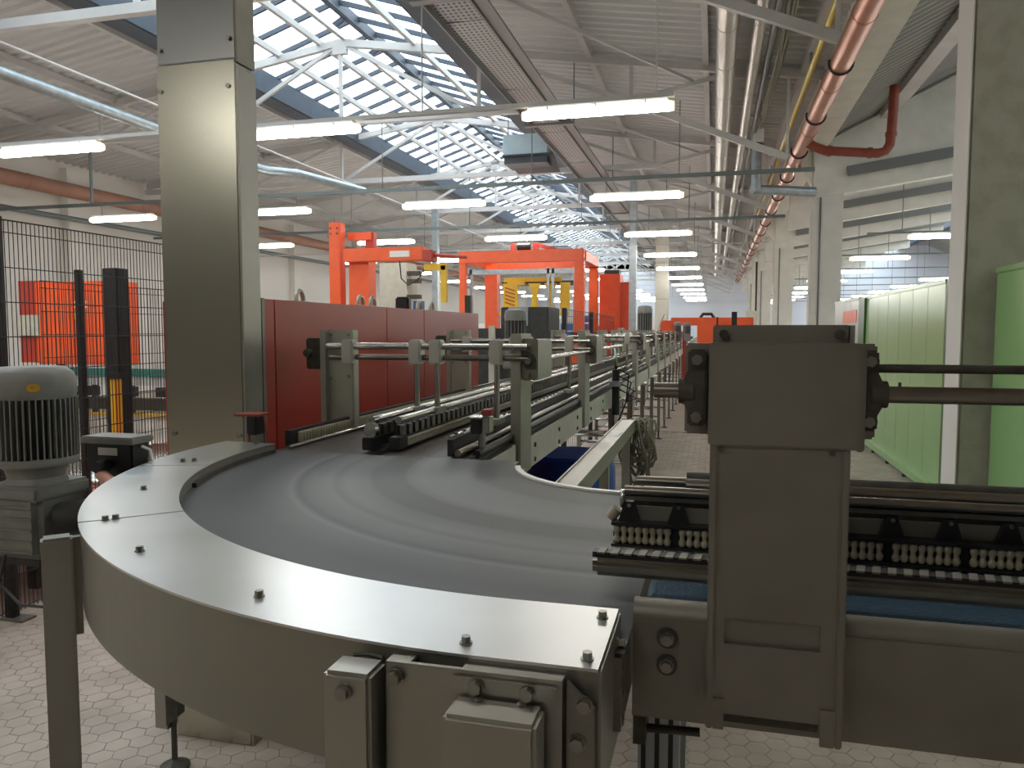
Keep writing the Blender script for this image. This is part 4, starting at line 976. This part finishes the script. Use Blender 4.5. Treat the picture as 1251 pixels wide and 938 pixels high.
# orange cabinet beyond the fence
oc = thing('orange_cabinet', 'bright orange control cabinet on a stand beyond the wire fence', 'cabinet', (-8.6, 9.2, 0))
part('body', MB().box(-9.62, -8.30, 9.2, 9.75, 1.20, 2.40), 'orange', oc, .01)
part('side_panel', MB().box(-9.95, -9.62, 9.22, 9.7, 1.22, 2.42), 'orange_dark', oc)
part('panel_window', MB().box(-9.95, -9.55, 9.17, 9.2, 1.62, 1.92), 'beige_paint', oc)
for x in (-9.62, -8.96): part('door', MB().box(x + .01, x + .65, 9.185, 9.2, 1.24, 2.38), 'orange', oc, .003)
for k in range(8): part('button', MB().cyl((-8.9 + .06 * (k % 4), 9.185, 2.1 - .07 * (k // 4)), (-8.9 + .06 * (k % 4), 9.175, 2.1 - .07 * (k // 4)), .018, 8), 'label_white', oc)
part('warning_sign', MB().box(-8.94, -8.84, 9.178, 9.184, 1.85, 1.95), 'yellow', oc)
for x in (-9.5, -8.5): part('leg', MB().box(x, x + .08, 9.4, 9.48, 0, 1.22), 'cast_dark', oc)
lc = thing('pallet_conveyor', 'low pallet conveyor with green edge beyond the wire fence', 'conveyor', (-9, 13, 0))
part('frame', MB().box(-13.5, -5.0, 12.6, 12.75, .62, .80), 'pale_block', lc); part('edge', MB().box(-13.5, -5.0, 12.55, 12.6, .80, .95), 'teal_stripe', lc)
part('bed', MB().box(-13.5, -5.0, 12.75, 13.9, .70, .85), 'cast_dark', lc)
for k in range(10): part('roller_block', MB().box(-13.0 + .9 * k, -12.6 + .9 * k, 12.45, 12.6, .42, .60), 'black_paint', lc); part('leg', MB().box(-13.0 + .9 * k, -12.92 + .9 * k, 12.8, 12.88, 0, .7), 'cast_dark', lc)
lc2 = thing('transfer_frame', 'dark steel transfer frame standing low behind the fence', 'conveyor', (-8, 10.5, 0))
part('beam', MB().box(-12, -4.6, 10.9, 11.05, .35, .55), 'cast_dark', lc2); part('rail', MB().box(-12, -4.6, 10.5, 10.56, .30, .34), 'yellow', lc2)
for k in range(8): part('leg', MB().box(-11.8 + k, -11.72 + k, 10.92, 11.0, 0, .36), 'cast_dark', lc2)
rb = thing('red_chain_conveyor', 'red brown chain conveyor frame low behind the fence by the motor', 'conveyor', (-4.9, 4.2, 0))
part('deck', MB().box(-5.5, -4.25, 2.6, 6.6, .46, .50), 'rose_floor', rb); part('edge_beam', MB().box(-4.26, -4.15, 2.6, 6.6, .30, .48), 'drain_red', rb, .005)
for y in (2.8, 4.0, 5.2, 6.4): part('leg', MB().box(-4.35, -4.27, y, y + .08, 0, .46), 'cast_dark', rb)
for k in range(18): part('roller', MB().cyl((-5.5, 4.9 + .1 * k, .52), (-4.3, 4.9 + .1 * k, .52), .03, 8), 'steel_bright', rb)
part('brace', MB().bar((-4.2, 3.25, .46), (-4.2, 3.62, .02), .06, .03), 'steel_frame', rb)

# ------------------------------------------------------------------ machines farther down the hall
def boxes(t, name, material, lst, bevel=0.0):
    for b in lst: part(name, MB().box(*b), material, t, bevel)
# orange swing-arm lifter
ol = thing('lift_crane', 'orange mast lifter with horizontal arm and yellow gripper behind the red cabinet', 'crane', (-6.1, 12.0, 0))
part('mast', MB().box(-6.36, -6.15, 12.0, 12.2, 0, 3.52), 'orange', ol, .01)
part('top_beam', MB().box(-6.15, -5.72, 12.3, 12.45, 3.25, 3.38), 'orange', ol); part('rear_mast', MB().box(-5.85, -5.70, 12.35, 12.5, 2.9, 3.38), 'orange_dark', ol)
part('shroud', MB().prism([(-6.02, 12.05, 0), (-5.66, 12.05, 0), (-5.66, 12.05, 2.9), (-6.02, 12.05, 3.05)], (0, .3, 0)), 'orange', ol)
part('arm', MB().box(-6.05, -4.62, 11.9, 12.1, 2.84, 3.06), 'orange', ol, .01); part('arm_end', MB().box(-4.62, -4.45, 11.88, 12.12, 2.82, 3.0), 'orange_dark', ol, .01)
part('name_plate', MB().box(-5.20, -4.85, 11.892, 11.90, 2.90, 3.0), 'label_white', ol)
part('boom', MB().cyl((-4.5, 12.0, 2.93), (-3.9, 12.0, 2.88), .03, 10), 'orange_dark', ol)
part('gripper', MB().box(-4.62, -4.25, 11.95, 12.08, 2.68, 2.78), 'yellow', ol); part('gripper_rod', MB().box(-4.33, -4.24, 11.95, 12.05, 2.15, 2.75), 'yellow', ol)
m = MB().tube([(-5.05, 11.95, 2.84), (-5.02, 11.95, 2.55), (-4.9, 11.95, 2.44), (-4.7, 11.95, 2.55), (-4.62, 11.95, 2.7)], .012, 6); part('hose', m, 'black_plastic', ol)
for k in range(4): part('bolt', MB().cyl((-6.32 + .12 * (k % 2), 12.0, 3.42 - .09 * (k // 2)), (-6.32 + .12 * (k % 2), 11.98, 3.42 - .09 * (k // 2)), .015, 8), 'cast_dark', ol)
wrap = thing('wrapping_mast', 'grey wrapping machine mast with clamps behind the orange lifter', 'machine', (-6.2, 14, 0))
part('mast', MB().box(-6.35, -5.75, 14.0, 14.5, 0, 3.0), 'beige_paint', wrap, .02)
for z in (2.3, 2.6, 2.75): part('clamp', MB().box(-5.75, -5.5, 13.95, 14.1, z, z + .08), 'cast_dark', wrap)
# orange portal palletiser
op = thing('palletiser_portal', 'tall orange portal palletiser frame with yellow gripper head', 'machine', (-4.4, 19, 0))
boxes(op, 'front_post', 'orange', [(-6.05, -5.88, 18, 18.16, 0, 3.4), (-3.2, -2.97, 18, 18.22, 0, 3.4)], .01)
boxes(op, 'rear_post', 'orange', [(-6.05, -5.88, 20.2, 20.36, 0, 3.4), (-3.2, -2.97, 20.2, 20.42, 0, 3.4)], .01)
boxes(op, 'top_beam', 'orange', [(-6.05, -2.97, 17.98, 18.18, 3.32, 3.60), (-6.05, -2.97, 20.2, 20.4, 3.32, 3.60), (-3.2, -2.95, 18.18, 20.2, 3.34, 3.58), (-6.05, -5.88, 18.18, 20.2, 3.34, 3.58)], .01)
boxes(op, 'lift_column', 'orange', [(-5.55, -5.25, 18.6, 18.9, 0, 3.3), (-3.62, -3.5, 18.7, 18.85, 2.2, 2.75)])
boxes(op, 'drive_frame', 'orange_dark', [(-4.85, -4.74, 18.4, 18.55, 3.6, 3.80), (-4.3, -4.18, 18.4, 18.55, 3.6, 3.80), (-4.85, -3.85, 18.3, 18.6, 3.5, 3.62)])
part('drive_frame', MB().bar((-4.24, 18.45, 3.78), (-3.7, 18.45, 3.62), .09, .09), 'orange_dark', op)
part('drive_motor', MB().cyl((-4.68, 18.45, 3.72), (-4.36, 18.45, 3.72), .10, 14), 'black_plastic', op)
boxes(op, 'cross_rail', 'galvanised', [(-5.85, -3.25, 18.2, 18.32, 3.05, 3.17), (-3.9, -3.84, 18.2, 18.26, 2.1, 3.2), (-3.78, -3.72, 18.2, 18.26, 2.1, 3.2), (-3.25, -3.2, 18.2, 18.3, 1.6, 3.2), (-5.83, -5.78, 18.2, 18.3, 1.6, 3.2)])
boxes(op, 'gripper_beam', 'yellow', [(-5.05, -3.6, 18.5, 18.6, 2.88, 2.98), (-5.15, -3.55, 18.45, 19.3, 2.06, 2.14), (-4.95, -4.5, 18.45, 18.52, 2.80, 2.88)])
boxes(op, 'gripper_plate', 'yellow', [(-5.05, -4.68, 18.44, 18.5, 2.25, 2.84), (-3.62, -3.38, 18.44, 18.5, 2.2, 2.85)])
for x in (-4.42, -4.02):
    part('gripper_fork', MB().prism([(x, 18.46, 2.12), (x + .32, 18.46, 2.12), (x + .23, 18.46, 2.35), (x + .23, 18.46, 2.6), (x + .32, 18.46, 2.84), (x, 18.46, 2.84), (x + .09, 18.46, 2.6), (x + .09, 18.46, 2.35)], (0, .06, 0)), 'yellow', op)
for k in range(5): part('hazard_stripe', MB().bar((-5.0, 18.435, 2.38 + .09 * k), (-4.75, 18.435, 2.30 + .09 * k), .012, .03), 'orange_dark', op)
part('gripper_frame', MB().box(-5.1, -3.3, 18.55, 19.6, 2.84, 2.9), 'cast_dark', op)
ot = thing('orange_tower_cabinet', 'tall orange tower cabinet standing behind the portal palletiser', 'cabinet', (-2.7, 21, 0))
part('body', MB().box(-3.0, -2.45, 20.8, 21.6, 0, 3.2), 'orange_far', ot, .01); part('door', MB().box(-2.95, -2.5, 20.78, 20.8, .2, 3.1), 'orange_far', ot); part('side_panel', MB().box(-2.45, -2.2, 21.1, 22.4, 0, 3.0), 'orange_far', ot, .01)
part('roof_fan', MB().box(-2.9, -2.5, 21.0, 21.5, 3.2, 3.32), 'cast_dark', ot)
# grey gear motor behind the red cabinet and others
def far_motor(x, y, z, s, label):
    t = thing('gear_motor', label, 'motor', (x, y, z))
    part('fan_cover', MB().lathe([(.13 * s, .30 * s), (.135 * s, .36 * s), (.12 * s, .42 * s), (.05 * s, .44 * s)], (x, y, z), 20), 'motor_grey', t)
    part('stator', MB().lathe([(.12 * s, 0), (.12 * s, .31 * s)], (x, y, z), 20), 'motor_dark', t)
    fm = MB().box(.115 * s, .132 * s, -.004 * s, .004 * s, z, z + .3 * s).mesh('cooling_fin', 'motor_grey')
    for k in range(18): inst('cooling_fin', fm, t, (x, y, 0), (0, 0, 2 * math.pi * k / 18))
    part('gear_housing', MB().box(x - .13 * s, x + .13 * s, y - .12 * s, y + .12 * s, z - .28 * s, z), 'motor_grey', t, .01)
    if x < -1.6: part('pedestal', MB().box(x - .06, x + .06, y - .06, y + .06, 0, z - .28 * s), 'cast_dark', t)
    return t
far_motor(-1.85, 7.2, 1.55, .8, 'grey gear motor standing right behind the far end of the red cabinet')
far_motor(-1.20, 14.0, 1.70, 1.0, 'grey gear motor standing over the straight conveyor near a leaning tube')
for k, (x, y, z) in enumerate(((-1.45, 17.5, 1.5), (-.72, 16.2, 1.62), (-.55, 17.0, 1.62), (-1.85, 16, 1.5))):
    far_motor(x, y, z, .55, 'small grey motor on the far conveyor ' + ('beside the orange tower cabinet', 'before the orange guard box', 'between orange guard boxes', 'left of the leaning tube')[k])
solo('leaning_tube', MB().tube([(-1.00, 13.3, 1.27), (-.95, 13.5, 1.70), (-.85, 13.7, 1.98)], .02, 8), 'beige_paint', 'thin pale tube leaning across the conveyor by the grey motor', 'tube')
# dark fenced machine block with yellow strip
db = thing('dark_machine', 'dark grey machine housing with yellow strip behind the conveyor', 'machine', (-2.6, 9.5, 0))
boxes(db, 'housing', 'motor_dark', [(-2.55, -1.95, 9.2, 9.9, 0, 1.98), (-2.95, -2.55, 9.3, 9.8, 0, 1.72)], .01)
part('panel', MB().box(-2.45, -2.2, 9.18, 9.2, 1.75, 1.98), 'galvanised', db); part('strip', MB().box(-2.68, -2.6, 9.1, 9.14, .8, 1.75), 'beige_paint', db)
fence(-1.75, 9.3, 14.0, .1, 1.95, 'small black wire fence around the dark machine housing', step=.1, hs=.25, posts=(9.35, 11.5))
yl = thing('yellow_rack', 'slim yellow and orange light curtain posts beyond the red cabinet', 'posts', (-2.7, 8, 0))
boxes(yl, 'curtain_post', 'yellow', [(-2.82, -2.76, 7.6, 7.66, 0, 1.82), (-2.74, -2.69, 7.6, 7.66, 0, 1.78)]); boxes(yl, 'blue_post', 'skyblue_crates', [(-3.02, -2.93, 7.5, 7.59, 0, 2.0)])
boxes(yl, 'frame_post', 'cast_dark', [(-2.46, -2.40, 7.5, 7.56, 0, 2.05)])
cr = thing('crate_stack', 'blue and white crates stacked on an orange base beyond the portal', 'crates', (-3.6, 21, 0))
for k in range(8): part('crate', MB().box(-4.1 + .42 * (k % 2), -3.7 + .42 * (k % 2), 21, 21.4, 1.25 + .22 * (k // 2), 1.43 + .22 * (k // 2)), 'skyblue_crates' if k % 3 else 'pale_block', cr)
part('base', MB().box(-4.2, -3.1, 20.9, 21.6, 0, 1.25), 'orange', cr)
# orange guard boxes at the end of the conveyor, right
og = thing('orange_guard', 'low orange machine guards at the far end of the conveyor aisle', 'machine', (-.3, 16, 0))
boxes(og, 'guard_box', 'orange', [(-1.2, -.75, 18.1, 18.9, 1.55, 1.92), (-.95, .85, 17.9, 18.3, 1.80, 1.98), (-.3, .03, 14.8, 15.4, 1.42, 1.93), (.1, .8, 16.4, 16.9, 1.1, 1.80)], .01)
boxes(og, 'support', 'orange_dark', [(-.68, -.60, 18.0, 18.1, 0, 1.85), (.5, .6, 18.0, 18.1, 0, 1.8), (-.2, -.1, 15.0, 15.1, 0, 1.45)])
part('hose', MB().tube([(-.25, 15.0, 1.93), (-.2, 15.0, 2.0), (-.05, 15.0, 2.0), (.02, 15.0, 1.9)], .03, 8), 'black_plastic', og)
boxes(og, 'dark_box', 'black_plastic', [(.33, .43, 15.5, 15.6, 1.3, 2.05), (.05, .08, 15.5, 15.55, 1.3, 1.95)])
om = thing('far_orange_machine', 'orange loading machine with grey pipes far down the hall', 'machine', (-3.2, 34, 0))
boxes(om, 'housing', 'orange_far', [(-5.2, -3.6, 34, 35, 0, 1.9), (-3.2, -2.6, 33, 34, 0, 1.7)]); boxes(om, 'pipe_post', 'galvanised', [(-3.5, -3.4, 32.5, 32.6, 0, 3.3), (-2.4, -2.3, 33, 33.1, 0, 2.2)])
# grey machines and shelving seen low between the legs and against the left
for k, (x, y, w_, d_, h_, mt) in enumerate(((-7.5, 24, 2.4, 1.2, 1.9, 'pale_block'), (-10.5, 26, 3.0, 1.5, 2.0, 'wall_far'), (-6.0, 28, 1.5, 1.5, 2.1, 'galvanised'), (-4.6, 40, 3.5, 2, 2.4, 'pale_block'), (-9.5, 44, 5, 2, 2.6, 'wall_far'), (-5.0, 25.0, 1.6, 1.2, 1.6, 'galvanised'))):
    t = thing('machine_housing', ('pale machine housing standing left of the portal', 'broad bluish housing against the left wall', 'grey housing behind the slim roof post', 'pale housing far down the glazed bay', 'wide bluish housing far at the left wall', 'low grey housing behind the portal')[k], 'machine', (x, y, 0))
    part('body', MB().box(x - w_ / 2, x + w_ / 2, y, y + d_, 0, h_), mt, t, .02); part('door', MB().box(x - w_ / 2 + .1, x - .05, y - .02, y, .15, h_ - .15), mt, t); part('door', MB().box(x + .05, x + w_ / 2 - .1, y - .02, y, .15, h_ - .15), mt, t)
# white bottles and crates on the parallel line, glimpsed under the rails
pw = thing('bottle_crates', 'white crates standing on the neighbouring line beyond the conveyor', 'crates', (-3.9, 8.5, 0))
for k in range(10): part('crate', MB().box(-4.1 + .35 * (k % 2), -3.8 + .35 * (k % 2), 6.6 + .45 * (k // 2), 6.95 + .45 * (k // 2), .75, 1.05), 'pale_block', pw)
part('table', MB().box(-4.15, -3.4, 6.5, 9.0, .68, .75), 'cast_dark', pw); boxes(pw, 'leg', 'cast_dark', [(-4.1, -4.04, 6.6, 6.66, 0, .68), (-3.48, -3.42, 6.6, 6.66, 0, .68), (-4.1, -4.04, 8.8, 8.86, 0, .68), (-3.48, -3.42, 8.8, 8.86, 0, .68)])
